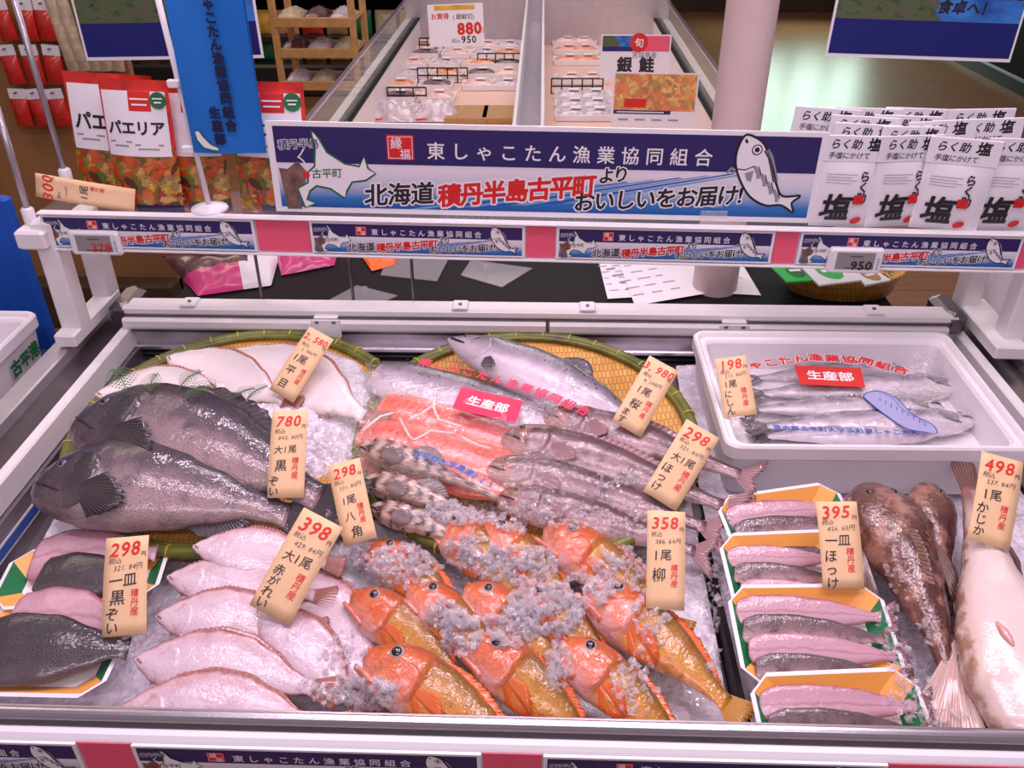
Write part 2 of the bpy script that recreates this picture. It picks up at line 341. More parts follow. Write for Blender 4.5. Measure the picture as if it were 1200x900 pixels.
# ------------------------------------------------------------------ mesh building
class MB:
    def __init__(s): s.v = []; s.f = []; s.uv = []; s.m = []; s.mats = []
    def mi(s, name):
        if name not in s.mats: s.mats.append(name)
        return s.mats.index(name)
    def add(s, vs, fs, m, uvs=None, M=None):
        b = len(s.v); k = s.mi(m)
        s.v += [tuple(M @ V(p)) if M else tuple(p) for p in vs]
        s.uv += uvs if uvs else [(p[0], p[1]) for p in vs]
        s.f += [tuple(b+i for i in f) for f in fs]; s.m += [k]*len(fs); return s
    def box(s, c, d, m, M=None, bev=0):
        x, y, z = d[0]/2, d[1]/2, d[2]/2; b = min(bev, x*.9, y*.9, z*.9)
        if b <= 0:
            vs = [(c[0]+i*x, c[1]+j*y, c[2]+k*z) for i in (-1, 1) for j in (-1, 1) for k in (-1, 1)]
            return s.add(vs, [(0, 1, 3, 2), (4, 6, 7, 5), (0, 4, 5, 1), (2, 3, 7, 6), (0, 2, 6, 4), (1, 5, 7, 3)], m, None, M)
        ring = lambda i, z_: [(c[0]+sx*(x-ix), c[1]+sy*(y-iy), c[2]+z_) for sx, sy, ix, iy in ((-1, -1, i, i+b), (-1, -1, i+b, i), (1, -1, i+b, i), (1, -1, i, i+b), (1, 1, i, i+b), (1, 1, i+b, i), (-1, 1, i+b, i), (-1, 1, i, i+b))]
        vs = ring(b, -z)+ring(0, -z+b)+ring(0, z-b)+ring(b, z)
        fs = [tuple(range(7, -1, -1)), tuple(range(24, 32))]
        for r in range(3):
            for i in range(8): fs.append((r*8+i, r*8+(i+1) % 8, r*8+8+(i+1) % 8, r*8+8+i))
        return s.add(vs, fs, m, None, M)
    def tube(s, pts, r, m, n=8, M=None, cap=True):
        pts = [V(p) for p in pts]; rs = r if isinstance(r, (list, tuple)) else [r]*len(pts)
        vs = []; up = None
        for i, p in enumerate(pts):
            d = (pts[min(i+1, len(pts)-1)]-pts[max(i-1, 0)]).normalized()
            if up is None: up = V((0, 0, 1)) if abs(d.z) < .9 else V((1, 0, 0))
            a = d.cross(up).normalized(); up = a.cross(d).normalized()
            vs += [p+(a*math.cos(2*PI*k/n)+up*math.sin(2*PI*k/n))*rs[i] for k in range(n)]
        fs = [(i*n+k, i*n+(k+1) % n, i*n+n+(k+1) % n, i*n+n+k) for i in range(len(pts)-1) for k in range(n)]
        if cap: fs += [tuple(range(n-1, -1, -1)), tuple(range((len(pts)-1)*n, len(pts)*n))]
        return s.add(vs, fs, m, None, M)
    def lathe(s, prof, m, n=32, M=None, uvs=False):
        vs = [(r*math.cos(2*PI*k/n), r*math.sin(2*PI*k/n), z) for r, z in prof for k in range(n)]
        fs = [(i*n+k, i*n+(k+1) % n, i*n+n+(k+1) % n, i*n+n+k) for i in range(len(prof)-1) for k in range(n)]
        return s.add(vs, fs, m, None, M)
    def extr(s, prof, x0, x1, m, M=None):                 # (y,z) profile swept along x
        n = len(prof); vs = [(x0, a, b) for a, b in prof]+[(x1, a, b) for a, b in prof]
        fs = [(i, (i+1) % n, n+(i+1) % n, n+i) for i in range(n)]
        for off, fl in ((0, 1), (n, 0)):
            for t in tessellate_polygon([[V((a, b, 0)) for a, b in prof]]):
                fs.append(tuple(off+i for i in (t if fl else t[::-1])))
        return s.add(vs, fs, m, None, M)
    def poly(s, pts, m, z=0, th=0, M=None, uvs=None):      # flat polygon in local xy, optional thickness down to z-th
        vs = [(p[0], p[1], z) for p in pts]; tr = tessellate_polygon([[V((p[0], p[1], 0)) for p in pts]])
        fs = []
        for t in tr:
            a, b, c = (V(pts[i][:2]) for i in t)
            fs.append(tuple(t) if (b-a).x*(c-a).y-(b-a).y*(c-a).x > 0 else tuple(t[::-1]))
        n = len(pts); u = uvs*2 if (uvs and th) else uvs
        if th:
            vs += [(p[0], p[1], z-th) for p in pts]; fs += [tuple(n+i for i in f[::-1]) for f in fs]
            fs += [(i, (i+1) % n, n+(i+1) % n, n+i) for i in range(n)]
        return s.add(vs, fs, m, u, M)
    def rect(s, x0, y0, x1, y1, m, z=0, th=0, M=None):
        return s.poly([(x0, y0), (x1, y0), (x1, y1), (x0, y1)], m, z, th, M, [(0, 0), (1, 0), (1, 1), (0, 1)])
    def stroke(s, pts, wd, m, z=0, M=None, closed=False):
        pts = [V((p[0], p[1])) for p in pts]
        if closed: pts = pts+[pts[0]]
        vs = []; n = len(pts)
        for i, p in enumerate(pts):
            d = pts[min(i+1, n-1)]-pts[max(i-1, 0)]
            if closed and i in (0, n-1): d = pts[1]-pts[n-2]
            d = d.normalized() if d.length > 1e-9 else V((1, 0)); q = V((-d.y, d.x))*wd/2
            vs += [(p.x+q.x, p.y+q.y, z), (p.x-q.x, p.y-q.y, z)]
        return s.add(vs, [(2*i, 2*i+1, 2*i+3, 2*i+2) for i in range(n-1)], m, None, M)
    def grid(s, fn, nu, nv, m, M=None, wrapu=False):
        vs = []; uv = []
        for j in range(nv+1):
            for i in range(nu+1): vs.append(tuple(fn(i/nu, j/nv))); uv.append((i/nu, j/nv))
        w_ = nu+1
        return s.add(vs, [(j*w_+i, j*w_+i+1, j*w_+w_+i+1, j*w_+w_+i) for j in range(nv) for i in range(nu)], m, uv, M)
    def text(s, txt, x, y, size, m, z=0, bold=0, rot=0, vert=False, pitch=1, shear=0, sx=1, jit=0, M=None, center=False):
        n = len(txt); st = size*pitch
        wid = sum(adv(c)*st for c in txt)
        ox = -wid/2 if center and not vert else 0; px = ox
        for i, c in enumerate(txt):
            if vert: lx, ly = 0, -i*st
            else: lx, ly = px, 0; px += adv(c)*st*sx
            if c in ' \u3000': continue
            vs, fs = glyph(c, bold); r = rot+(random.uniform(-jit, jit) if jit else 0); k = size*(1+(random.uniform(-jit, jit) if jit else 0))
            ca, sa = math.cos(r), math.sin(r); cr, sr_ = math.cos(rot), math.sin(rot); X, Y = x+lx*cr-ly*sr_, y+lx*sr_+ly*cr
            h = .5*adv(c)
            pts = []
            for a, b, *zz in vs:
                a2 = (a-h+shear*(b-.38))*k*sx; b2 = (b-.38)*k
                pts.append((X+a2*ca-b2*sa+(h*size*sx*cr if not vert else 0), Y+a2*sa+b2*ca+(h*size*sx*sr_ if not vert else 0), z+(zz[0] if zz else 0)))
            s.add(pts, fs, m, None, M)
        return s
    def build(s, name, parent=None, smooth=False, M=None):
        used = sorted({i for f in s.f for i in f})
        if len(used) < len(s.v):
            mp = {u: k for k, u in enumerate(used)}; s.v = [s.v[u] for u in used]; s.uv = [s.uv[u] for u in used]; s.f = [tuple(mp[i] for i in f) for f in s.f]
        me = bpy.data.meshes.new(name); me.from_pydata(s.v, [], s.f)
        for k in s.mats: me.materials.append(MATS[k])
        me.polygons.foreach_set('material_index', s.m)
        if smooth: me.polygons.foreach_set('use_smooth', [True]*len(s.f))
        ul = me.uv_layers.new(name='UVMap'); li = np.zeros(len(me.loops), dtype=np.int32); me.loops.foreach_get('vertex_index', li)
        ul.data.foreach_set('uv', np.array(s.uv, dtype=np.float32)[li].ravel())
        me.update()
        o = bpy.data.objects.new(name, me); COL.objects.link(o)
        if parent: o.parent = parent
        if M is not None: o.matrix_world = M
        return o
_G = {}
def glyph(c, bold=0):
    k = (c, bold)
    if k not in _G:
        if bold:
            vs, fs = map(list, glyph(c)); ed = {}
            for f in fs:
                for i in range(len(f)): ed.setdefault(frozenset((f[i], f[i-1])), []).append(f)
            for e, ff in list(ed.items()):
                if len(ff) > 1: continue
                p, q = (V(vs[i][:2]) for i in e); d = q-p
                if d.length < 1e-6: continue
                d = d.normalized()*bold*.8; n_ = V((-d.y, d.x))*1.25; k0 = len(vs)
                kz = -(len(fs) % 11+1)*2.2e-5; vs += [tuple(p-d*.7-n_*.5), tuple(p-d-n_*.1), tuple(p-d*.7+n_), tuple(q+d*.7+n_), tuple(q+d+n_*.1), tuple(q+d*.7-n_*.5)]
                vs[k0] = tuple(p-d*.7-n_); vs[k0+5] = tuple(q+d*.7-n_); vs[k0:] = [(u_[0], u_[1], kz) for u_ in vs[k0:]]
                fs.append(tuple(range(k0+5, k0-1, -1)))
            _G[k] = (vs, fs); return _G[k]
        cu = bpy.data.curves.new('g', 'FONT'); cu.body = c; cu.resolution_u = 2
        o = bpy.data.objects.new('g', cu); COL.objects.link(o)
        me = bpy.data.meshes.new_from_object(o.evaluated_get(bpy.context.evaluated_depsgraph_get()))
        vs = [(p.co.x, p.co.y) for p in me.vertices]; fs = []
        seen = {}; mp = {}
        for i, p in enumerate(vs): mp[i] = seen.setdefault((round(p[0], 4), round(p[1], 4)), i)
        for p in me.polygons:
            t = [mp[i] for i in p.vertices]
            if len(set(t)) == len(t): fs.append(tuple(t) if p.normal.z > 0 else tuple(t[::-1]))
        _G[k] = (vs, fs)
        bpy.data.objects.remove(o); bpy.data.curves.remove(cu); bpy.data.meshes.remove(me)
    return _G[k]
def adv(c): return .56 if ord(c) < 128 and c != ' ' else (.35 if c == ' ' else 1)

def tag(o, label, cat, group=None, kind=None):
    o['label'] = label; o['category'] = cat
    if group: o['group'] = group
    if kind: o['kind'] = kind
    return o
def thing(name, label, cat, M=None, group=None):
    o = bpy.data.objects.new(name, None); o.empty_display_size = .02; COL.objects.link(o)
    if M is not None: o.matrix_world = M if isinstance(M, Matrix) else Matrix.Translation(M)
    return tag(o, label, cat, group)
def struct(mb, name, smooth=False):
    o = mb.build(name, None, smooth); o['kind'] = 'structure'; return o
def dup(root, M, label=None, group=None):
    r = root.copy(); COL.objects.link(r); r.matrix_world = M
    if label: r['label'] = label
    if group: r['group'] = group
    def kids(a, b):
        for ch in [x for x in CH.get(a.name, [])]:
            c = ch.copy(); COL.objects.link(c); c.parent = b; kids(ch, c)
    CH = {}
    for o in S.objects:
        if o.parent: CH.setdefault(o.parent.name, []).append(o)
    kids(root, r)
    return r
def frame(o, x, up):                       # matrix from an origin, an x direction and a rough normal
    x = x.normalized(); y = up.cross(x).normalized(); z = x.cross(y)
    return Matrix(((x.x, y.x, z.x, o.x), (x.y, y.y, z.y, o.y), (x.z, y.z, z.z, o.z), (0, 0, 0, 1)))
def cast(x, y):                            # where the view ray of a pixel meets what is already built
    bpy.context.view_layer.update()
    ok, loc, nrm, i, ob, m = S.ray_cast(bpy.context.evaluated_depsgraph_get(), CAM, ray(x, y).normalized())
    return (loc, nrm) if ok else (PD(x, y), DN)
def card_frame(tl, tr, br, bl, anchor, n):  # a rectangle on the plane through anchor with normal n, seen at these four pixels
    n = n.normalized()
    def hitp(p): d = ray(*p); return CAM+d*((anchor-CAM).dot(n)/d.dot(n))
    a, b, c, d = (hitp(p) for p in (bl, br, tr, tl))
    x = ((b-a)+(c-d))/2; y = ((d-a)+(c-b))/2; W, H = x.length, y.length
    return frame((a+b+c+d)/4-x/2-y/2, x, n), W, H
# ------------------------------------------------------------------ the shop: floor, walls, pillar
R_ = RAIL
struct(MB().box((0, 4, -.05), (14, 13, .1), 'floor_vinyl'), 'floor')
struct(MB().box((0, 10.05, 1.4), (14, .1, 3), 'dark_wall'), 'wall_back')
struct(MB().box((-6.05, 4, 1.4), (.1, 12, 3), 'dark_wall'), 'wall_left')
struct(MB().box((6.05, 4, 1.4), (.1, 12, 3), 'dark_wall'), 'wall_right')
pb = PZ(838, 357, R_+.03); pt = PZ(838, 357, R_+.03)
pc_ = V((.412, 1.185, 0))
struct(MB().lathe([(.051, 0), (.051, 3.2)], 'pillar_paint', 40, Matrix.Translation(pc_)), 'pillar', True)

# ------------------------------------------------------------------ refrigerated display case
case = thing('display_case', 'long open refrigerated fish case with aluminium rails and white lips', 'display case', V((0, .5, 0)))
def cpart(mb, name, smooth=False, parent=None):
    o = mb.build(name, None, smooth); o.parent = parent or case
    o.matrix_parent_inverse = Matrix.Translation((0, -.5, 0)) if parent is None else Matrix()
    return o
XL, XR = -.88, .885
fr = MB().extr([(a, R_+b) for a, b in [(0, 0), (-.003, .0018), (-.006, .0016), (-.009, -.0004), (-.0112, -.004), (-.0125, -.0085), (-.0125, -.022), (0, -.022)]], -1.2, 1.2, 'alu')
fr = cpart(fr, 'front_rail')
cpart(MB().extr([(a, R_+b) for a, b in ((-.0125, -.0085), (-.0168, -.0150), (-.0125, -.023))], -1.2, 1.2, 'steel_dark'), 'rail_groove')
cpart(MB().extr([(a, R_+b) for a, b in ((-.0168, -.0150), (-.0195, -.0135), (-.026, -.0145), (-.030, -.0185), (-.032, -.021), (-.032, -.085), (-.012, -.085), (-.0125, -.0235))], -1.2, 1.2, 'white_plastic'), 'bumper')
cpart(MB().box((0, .0, R_-.45), (2.2, .05, .74), 'white_paint').box((0, .03, .05), (2.1, .04, .1), 'black'), 'front_panel')
for sx, x0, nm in ((-1, XL, 'side_rail'), (1, XR, 'side_rail')):
    m = MB(); P_ = lambda a: x0+sx*a
    y0, y1 = -.02, 1.07
    def bar(a, b, za, zb, mt, ya=y0, yb=y1, bv=.003): m.box(((P_(a)+P_(b))/2, (ya+yb)/2, R_+(za+zb)/2), (abs(b-a), yb-ya, zb-za), mt, None, bv)
    bar(0, .022, -.05, 0, 'white_paint'); bar(.022, .085, -.06, -.018, 'steel_dark', bv=0); bar(.085, .128, -.06, .006, 'alu_satin')
    cpart(m, nm)
    cpart(MB().box((P_(.06), .5, R_-.45), (.11, 1.05, .78), 'white_paint'), 'side_panel')
    cpart(MB().box((P_(-.004), .5, R_-.16), (.008, 1.0, .22), 'liner'), 'side_liner')
# deck, back wall with ledge and grille, night cover housing
dm = MB(); y0, y1 = -.005, .955
dm.add([(XL, y0, deckz(y0)-.03), (XR, y0, deckz(y0)-.03), (XR, y1, deckz(y1)-.03), (XL, y1, deckz(y1)-.03), (XL, y0, deckz(y0)-.045), (XR, y0, deckz(y0)-.045), (XR, y1, deckz(y1)-.045), (XL, y1, deckz(y1)-.045)],
       [(0, 1, 2, 3), (7, 6, 5, 4), (0, 4, 5, 1), (1, 5, 6, 2), (2, 6, 7, 3), (3, 7, 4, 0)], 'liner')
cpart(dm, 'deck')
cpart(MB().box((0, .004, R_-.13), (XR-XL, .012, .24), 'liner'), 'front_liner')
bw = MB().box((0, .975, R_-.05), (XR-XL, .02, .17), 'alu_satin').box((0, .958, R_-.048), (XR-XL, .02, .012), 'alu', None, .003)
cpart(bw, 'back_wall')
gr = MB().box((0, .962, R_-.085), (XR-XL, .006, .06), 'black')
for i in range(4): gr.box((0, .957, R_-.066-.013*i), (XR-XL, .004, .003), 'steel_dark')
cpart(gr, 'air_grille')
split = .02
for a, b in ((XL-.01, split-.004), (split+.004, XR-.03)):
    cpart(MB().extr([(y, R_+z) for y, z in ((.945, .0), (.942, .006), (.942, .020), (.946, .024), (1.0, .024), (1.0, .0))], a, b, 'white_paint'), 'night_cover')
cpart(MB().extr([(y, R_+z) for y, z in ((.955, .0245), (.955, .029), (1.0, .029), (1.0, .0245))], XL-.01, XR-.02, 'steel_dark'), 'cover_slot')
cpart(MB().extr([(y, R_+z) for y, z in ((.958, .029), (.955, .034), (.957, .042), (.968, .046), (1.002, .046), (1.002, .029))], XL-.01, XR-.01, 'white_paint'), 'back_rail')
cpart(MB().extr([(y, R_+z) for y, z in ((.955, -.012), (.955, 0), (1.03, 0), (1.03, -.012))], XL-.01, XR-.03, 'steel_dark'), 'cover_shadow_strip')  # dark strip standing in for the shadow under the night cover
for px in (382, 858):
    p = PZ(px, 380, R_+.02)
    cpart(MB().box((p.x, .940, R_+.010), (.062, .006, .044), 'white_plastic', None, .002).box((p.x, .950, R_+.032), (.05, .02, .006), 'white_plastic').box((p.x-.018, .936, R_+.026), (.008, .004, .004), 'steel_dark').box((p.x+.018, .936, R_+.026), (.008, .004, .004), 'steel_dark'), 'cover_handle')
for px in (222, 540, 688, 1018):
    p = PZ(px, 357, R_+.045)
    cpart(MB().box((p.x, .98, R_+.048), (.034, .04, .006), 'white_plastic', None, .002).lathe([(.004, 0), (.004, .003), (0, .003)], 'steel_dark', 8, Matrix.Translation((p.x, .978, R_+.051))), 'cover_clip')
# corner castings at both back corners
for x in (XL-.02, XR-.012):
    cpart(MB().box((x, 1.01, R_+.024), (.05, .11, .052), 'steel_dark', None, .012), 'corner_cap')
cpart(MB().box((-.02, 1.35, R_-.03), (1.64, .60, .05), 'black', None, .004), 'rear_counter')
cpart(MB().box((-.02, 1.35, .4), (1.60, .56, .78), 'steel_dark'), 'rear_cabinet')
# stick-on maker strip on the left liner (blue lettering on white)
M_ = Matrix(((0, 0, 1, XL+.009), (1, 0, 0, .22), (0, 1, 0, R_-.105), (0, 0, 0, 1)))
ls = MB().rect(0, 0, .36, .026, 'print_white', 0, .001, M_).rect(.004, .004, .356, .022, 'print_blue', .0003, 0, M_)
cpart(ls, 'liner_strip')

# ------------------------------------------------------------------ raised shelf over the back of the case
def rY(px): return .885-.025*(px-63)/1132
oL = PY(63, 290, rY(63)); oR = PY(1195, 317, rY(1195))
SF = frame(oL, oR-oL, V((0, 0, 1))); SFI = SF.inverted(); SLEN = (oR-oL).length
shelf = thing('display_shelf', 'raised white shelf on two posts each side above the back of the fish case', 'shelf', SF)
def rx(px, dy=20): return (SFI @ PY(px, 290+(px-63)*.0239-dy, rY(px))).x
m = MB().box((SLEN/2+.005, .075, .066), (SLEN+.04, .13, .012), 'shelf_clear', None, .004); m.build('shelf_board', shelf)
m = MB().box((SLEN/2, .006, .036), (SLEN+.02, .008, .072), 'white_plastic', None, .002).box((SLEN/2, .0, .0725), (SLEN+.02, .02, .004), 'white_plastic', None, .001).box((SLEN/2, -.002, -.001), (SLEN+.02, .012, .004), 'white_plastic', None, .001)
m.build('price_rail', shelf)
for X in (-.965, .925):
    lx = (SFI @ V((X, .9, R_+.2))).x
    for yy, hh in ((.90, .054), (1.045, .02)):
        b = SFI @ V((X+(.028 if X > 0 and yy < 1 else 0), yy, R_+.0))
        MB().box((b.x, b.y, (b.z+.02+hh)/2), (.042, .048, hh-b.z-.02), 'white_paint', None, .004).build('post', shelf)
    b = SFI @ V((X+(.014 if X > 0 else 0), .955, R_+.024))
    MB().box((b.x, b.y, b.z), (.044 if X < 0 else .064, .22, .030), 'white_paint', None, .004).build('foot_beam', shelf)
b = SFI @ (PY(44, 276, .89)); MB().box((b.x, b.y, b.z), (.06, .06, .038), 'white_paint', None, .005).build('post_cap', shelf)
for px in (311, 417, 487):
    b = SFI @ V((PZ(px, 352, R_+.03).x, 1.01, R_+.021))
    MB().tube([(b.x, b.y, b.z), (b.x, b.y, .055)], .0035, 'steel_dark', 8).build('support_rod', shelf)

# ------------------------------------------------------------------ printed banner of the fishing co-operative
HOK = [(190, 455), (215, 480), (240, 530), (300, 570), (352, 580), (372, 545), (384, 588), (410, 605), (372, 630), (322, 636), (300, 668), (290, 695), (240, 660), (190, 650), (165, 668), (150, 700), (180, 715), (140, 730), (120, 660), (160, 638), (165, 600), (190, 580), (198, 520)]
FISHLINE = [(820, 467), (850, 474), (885, 496), (912, 540), (935, 590), (955, 640), (985, 682), (1048, 680), (1022, 706), (1034, 742), (985, 715), (930, 716), (875, 690), (838, 650), (805, 590), (795, 540), (803, 492)]
def smooth(P_, k=4):
    n = len(P_); out = []
    for i in range(n):
        p = [V(P_[(i+j) % n]) for j in (-1, 0, 1, 2)]
        for q in range(k):
            t = q/k; out.append(tuple(.5*((2*p[1])+(p[2]-p[0])*t+(2*p[0]-5*p[1]+4*p[2]-p[3])*t*t+(3*p[1]-p[0]-3*p[2]+p[3])*t**3)))
    return out
def banner(root, W, H):
    su = lambda x, y: ((x-30)/1980*W, (745+.0187*(x-30)-y)/322*H)
    k = W/1980
    b = MB().rect(0, 0, W, H, 'print_white', 0, .004); b.build('board', root)
    m = MB().rect(.012*W, .06*H, .988*W, .95*H, 'sign_print', .0004)
    land = [(60, 585), (90, 590), (130, 560), (160, 600), (150, 640), (120, 680), (130, 735), (75, 735)]
    m.poly([su(*p) for p in land], 'print_land', .0007)
    for i in range(7):
        x0 = 520+i*95; m.poly([su(x0, 735-i*4), su(x0+700, 640-i*8), su(x0+708, 643-i*8), su(x0+60, 735-i*4)], 'print_blue' if i % 2 else 'print_sky', .0006+i*.00001)
    m.build('print', root)
    m = MB(); pts = [su(*p) for p in HOK]
    m.poly(pts, 'print_white', .0010).stroke(pts, 7*k, 'print_green', .0012, None, True)
    curl = [(150+18*math.cos(a*.6+1.2)*(1 if a < 9 else .6), 520+a*8+10*math.sin(a*.9)) for a in range(12)]
    m.stroke([su(*p) for p in curl], 5*k, 'print_white', .0012)
    c0 = su(157, 610); m.poly([(c0[0]+13*k*math.cos(a*PI/8), c0[1]+13*k*math.sin(a*PI/8)) for a in range(16)], 'print_red', .0014)
    m.build('island_map', root)
    f9 = smooth([(x+900, y) for x, y in FISHLINE]); m = MB(); pts = [su(*p) for p in f9]
    m.poly(pts, 'print_white', .0010).stroke(pts, 8*k, 'print_black', .0013, None, True)
    m.stroke([su(*p) for p in [(1705, 585), (1735, 588), (1765, 575)]], 4*k, 'print_black', .0013)
    back = [(1800, 520), (1818, 545), (1835, 590), (1850, 630)]
    m.stroke([su(*p) for p in back], 20*k, 'print_grey', .0013); m.stroke([su(x-8, y) for x, y in back], 4*k, 'print_black', .0014)
    e = su(1766, 518)
    for r, mm, z in ((19, 'print_black', .0014), (15, 'print_white', .0015), (9, 'print_black', .0016)): m.poly([(e[0]+r*k*math.cos(a*PI/8), e[1]+r*k*math.sin(a*PI/8)) for a in range(16)], mm, z)
    for i in range(4):
        x, y = 1768+i*27, 575+i*28; m.stroke([su(x, y), su(x+14, y+26), su(x+18, y+44)], 13*k, 'print_grey', .0013); m.stroke([su(x+14, y+2), su(x+26, y+32)], 4*k, 'print_black', .0014)
    m.poly([su(*p) for p in [(1735, 600), (1765, 590), (1762, 630), (1745, 625)]], 'print_grey', .0014)
    m.stroke([su(*p) for p in [(1700, 590), (1685, 582), (1672, 600)]], 10*k, 'print_grey', .0013)
    m.poly([su(*p) for p in [(1722, 478), (1732, 492), (1726, 497), (1718, 488)]], 'print_black', .0014)
    m.build('fish_emblem', root)
    m = MB(); a, b_ = su(455, 556), su(552, 470); m.rect(a[0], a[1], b_[0], b_[1], 'print_red', .0010)
    m.stroke([su(461, 550), su(546, 551), su(546, 477), su(461, 476)], 3*k, 'print_white', .0012, None, True)
    x, y = su(468, 498); m.text('縁', x, y, 44*k, 'print_white', .0012, .01); x, y = su(500, 536); m.text('福', x, y, 40*k, 'print_white', .0012, .01)
    m.build('seal', root)
    m = MB(); x, y = su(597, 524); m.text('東しゃこたん漁業協同組合', x, y, 66*k, 'print_white', .0011, .012, math.radians(-.2), pitch=1.31)
    m.build('co_operative_name', root)
    def out(t, px, py, s, col, rot, pitch, halo=.085, sx=1, nm='lettering', bd=.024):
        x, y = su(px, py); m = MB()
        if halo: m.text(t, x, y, s*k, 'print_white', .0012, halo, rot, pitch=pitch, shear=.12, sx=sx)
        m.text(t, x, y, s*k, col, .0015, bd, rot, pitch=pitch, shear=.12, sx=sx)
        m.build(nm, root)
    out('北海道', 362, 684, 88, 'print_black', math.radians(3.5), .97)
    out('積丹半島古平町', 632, 686, 88, 'print_red', math.radians(5.5), .93, .11, 1, 'lettering', .036)
    out('より', 1212, 612, 62, 'print_black', math.radians(6), .85)
    out('おいしいをお届け!', 1128, 706, 80, 'print_black', math.radians(4), .93)
    out('積丹半島', 66, 504, 38, 'print_navy', math.radians(3), .98, .06, 1, 'place_name', .008)
    out('古平町', 176, 606, 38, 'print_green', math.radians(3), .98, 0, 1, 'place_name', .012)
fb = lambda p, Y: PY(p[0], p[1], Y)
M_, W_, H_ = card_frame((309, 142), (968, 155), (953, 262), (322, 247), V((0, .885, R_+.35)), V((.01, -1, .02)))
bn = thing('banner_board', 'large navy and white co-operative banner board standing on the shelf front', 'sign', M_)
banner(bn, W_, H_)
MB().box((W_*.815, .012, .006), (.05, .02, .004), 'clear_plastic', None, .001).box((W_*.815, .03, .003), (.03, .004, .003), 'clear_plastic').build('clear_clip', bn)

strip0 = None
SPX = [(53, 300, 'shelf-rail banner strip at the left end behind the red digital price'), (365, 615, 'shelf-rail banner strip below the left half of the big banner'), (652, 905, 'shelf-rail banner strip below the right half of the big banner'), (935, 1193, 'shelf-rail banner strip at the right end below the salt packets')]
for a, b, lab in SPX:
    x0, x1 = rx(a), rx(b); w_ = x1-x0
    M = SF @ Matrix.Translation((x0, -.0045, .004)) @ Matrix.Rotation(PI/2, 4, 'X')
    if strip0 is None:
        strip0 = thing('shelf_strip', 'navy and white '+lab, 'shelf strip', M, 'banner strips on the shelf rail'); banner(strip0, w_, .064); SW = w_
    else: dup(strip0, M @ Matrix.Scale(w_/SW, 4, (1, 0, 0)), 'navy and white '+lab)
for a, b, lab in ((301, 364, 'wide pink card in the shelf rail under the left end of the banner'), (616, 651, 'narrow pink card in the shelf rail under the middle of the banner'), (906, 934, 'narrow pink card in the shelf rail left of the 950 digital price'), (1194, 1206, 'pink card in the shelf rail at its far right end')):
    x0, x1 = rx(a), rx(b)
    o = MB().rect(x0+.001, .004, x1-.001, .068, 'paper_pink', 0, .0012).build('pink_card', None, False, SF @ Matrix.Translation((0, -.0005, 0)) @ Matrix.Rotation(PI/2, 4, 'X'))
    tag(o, lab, 'card', 'pink cards in the shelf rail')
# strips along the front of the case
def fx(px, py=885): return PY(px, py, -.042).x
FZ = R_-.086
for a, b, lab in ((-250, 88, 'strip showing only its printed fish at the left end of the case front'), (153, 563, 'strip with its whole printed name in view on the case front'), (637, 1050, 'strip right of the middle red card on the case front')):
    x0, x1 = fx(a), fx(b); M = Matrix.Translation((x0, -.0365, FZ+.001)) @ Matrix.Rotation(PI/2, 4, 'X') @ Matrix.Scale((x1-x0)/SW, 4, (1, 0, 0))
    dup(strip0, M, 'navy printed '+lab, 'banner strips on the case front')
for a, b, lab in ((88, 153, 'red card on the case front left of the whole printed name'), (563, 637, 'red card on the case front near its middle'), (1050, 1330, 'wide red card on the case front at its right end')):
    x0, x1 = fx(a), fx(b)
    tag(MB().rect(x0+.002, 0, x1-.002, .064, 'paper_pink', 0, .0012, Matrix.Translation((0, -.0340, FZ+.001)) @ Matrix.Rotation(PI/2, 4, 'X')).build('red_card'), lab, 'card', 'red cards on the case front')

# electronic price displays
def eprice(px0, py0, px1, py1, num, red, label):
    x0, x1 = rx(px0), rx(px1); w_ = x1-x0; h = w_*.5
    zc = (SFI @ PY((px0+px1)/2, (py0+py1)/2, rY(px0)-.012)).z
    t = thing('digital_price', label, 'price display', SF @ Matrix.Translation((x0, -.016, zc-h/2)) @ Matrix.Rotation(PI/2, 4, 'X'))
    MB().box((w_/2, h/2, -.006), (w_, h, .014), 'white_plastic', None, .004).build('housing', t)
    MB().rect(w_*.14, h*.18, w_*.84, h*.85, 'lcd', .0014, .001).build('screen', t)
    m = MB().text(num, w_*.42, h*.36, h*.48, 'print_red' if red else 'print_black', .0019, .03, pitch=1.0)
    m.text('円', w_*.76, h*.30, h*.16, 'print_black', .0019)
    m.rect(w_*.38, h*.68, w_*.62, h*.73, 'ink_grey', .0019); m.stroke([(w_*.3, h*.24), (w_*.74, h*.24)], h*.03, 'print_black', .0019)
    for i in range(5): m.rect(w_*.88, h*(.2+i*.1), w_*.93, h*(.24+i*.1), 'print_grey', .0019)
    m.build('digits', t)
eprice(83, 270, 142, 299, '378', True, 'white digital price display with red 378 on the shelf rail')
eprice(970, 290, 1034, 320, '950', False, 'white digital price display with black 950 on the shelf rail')
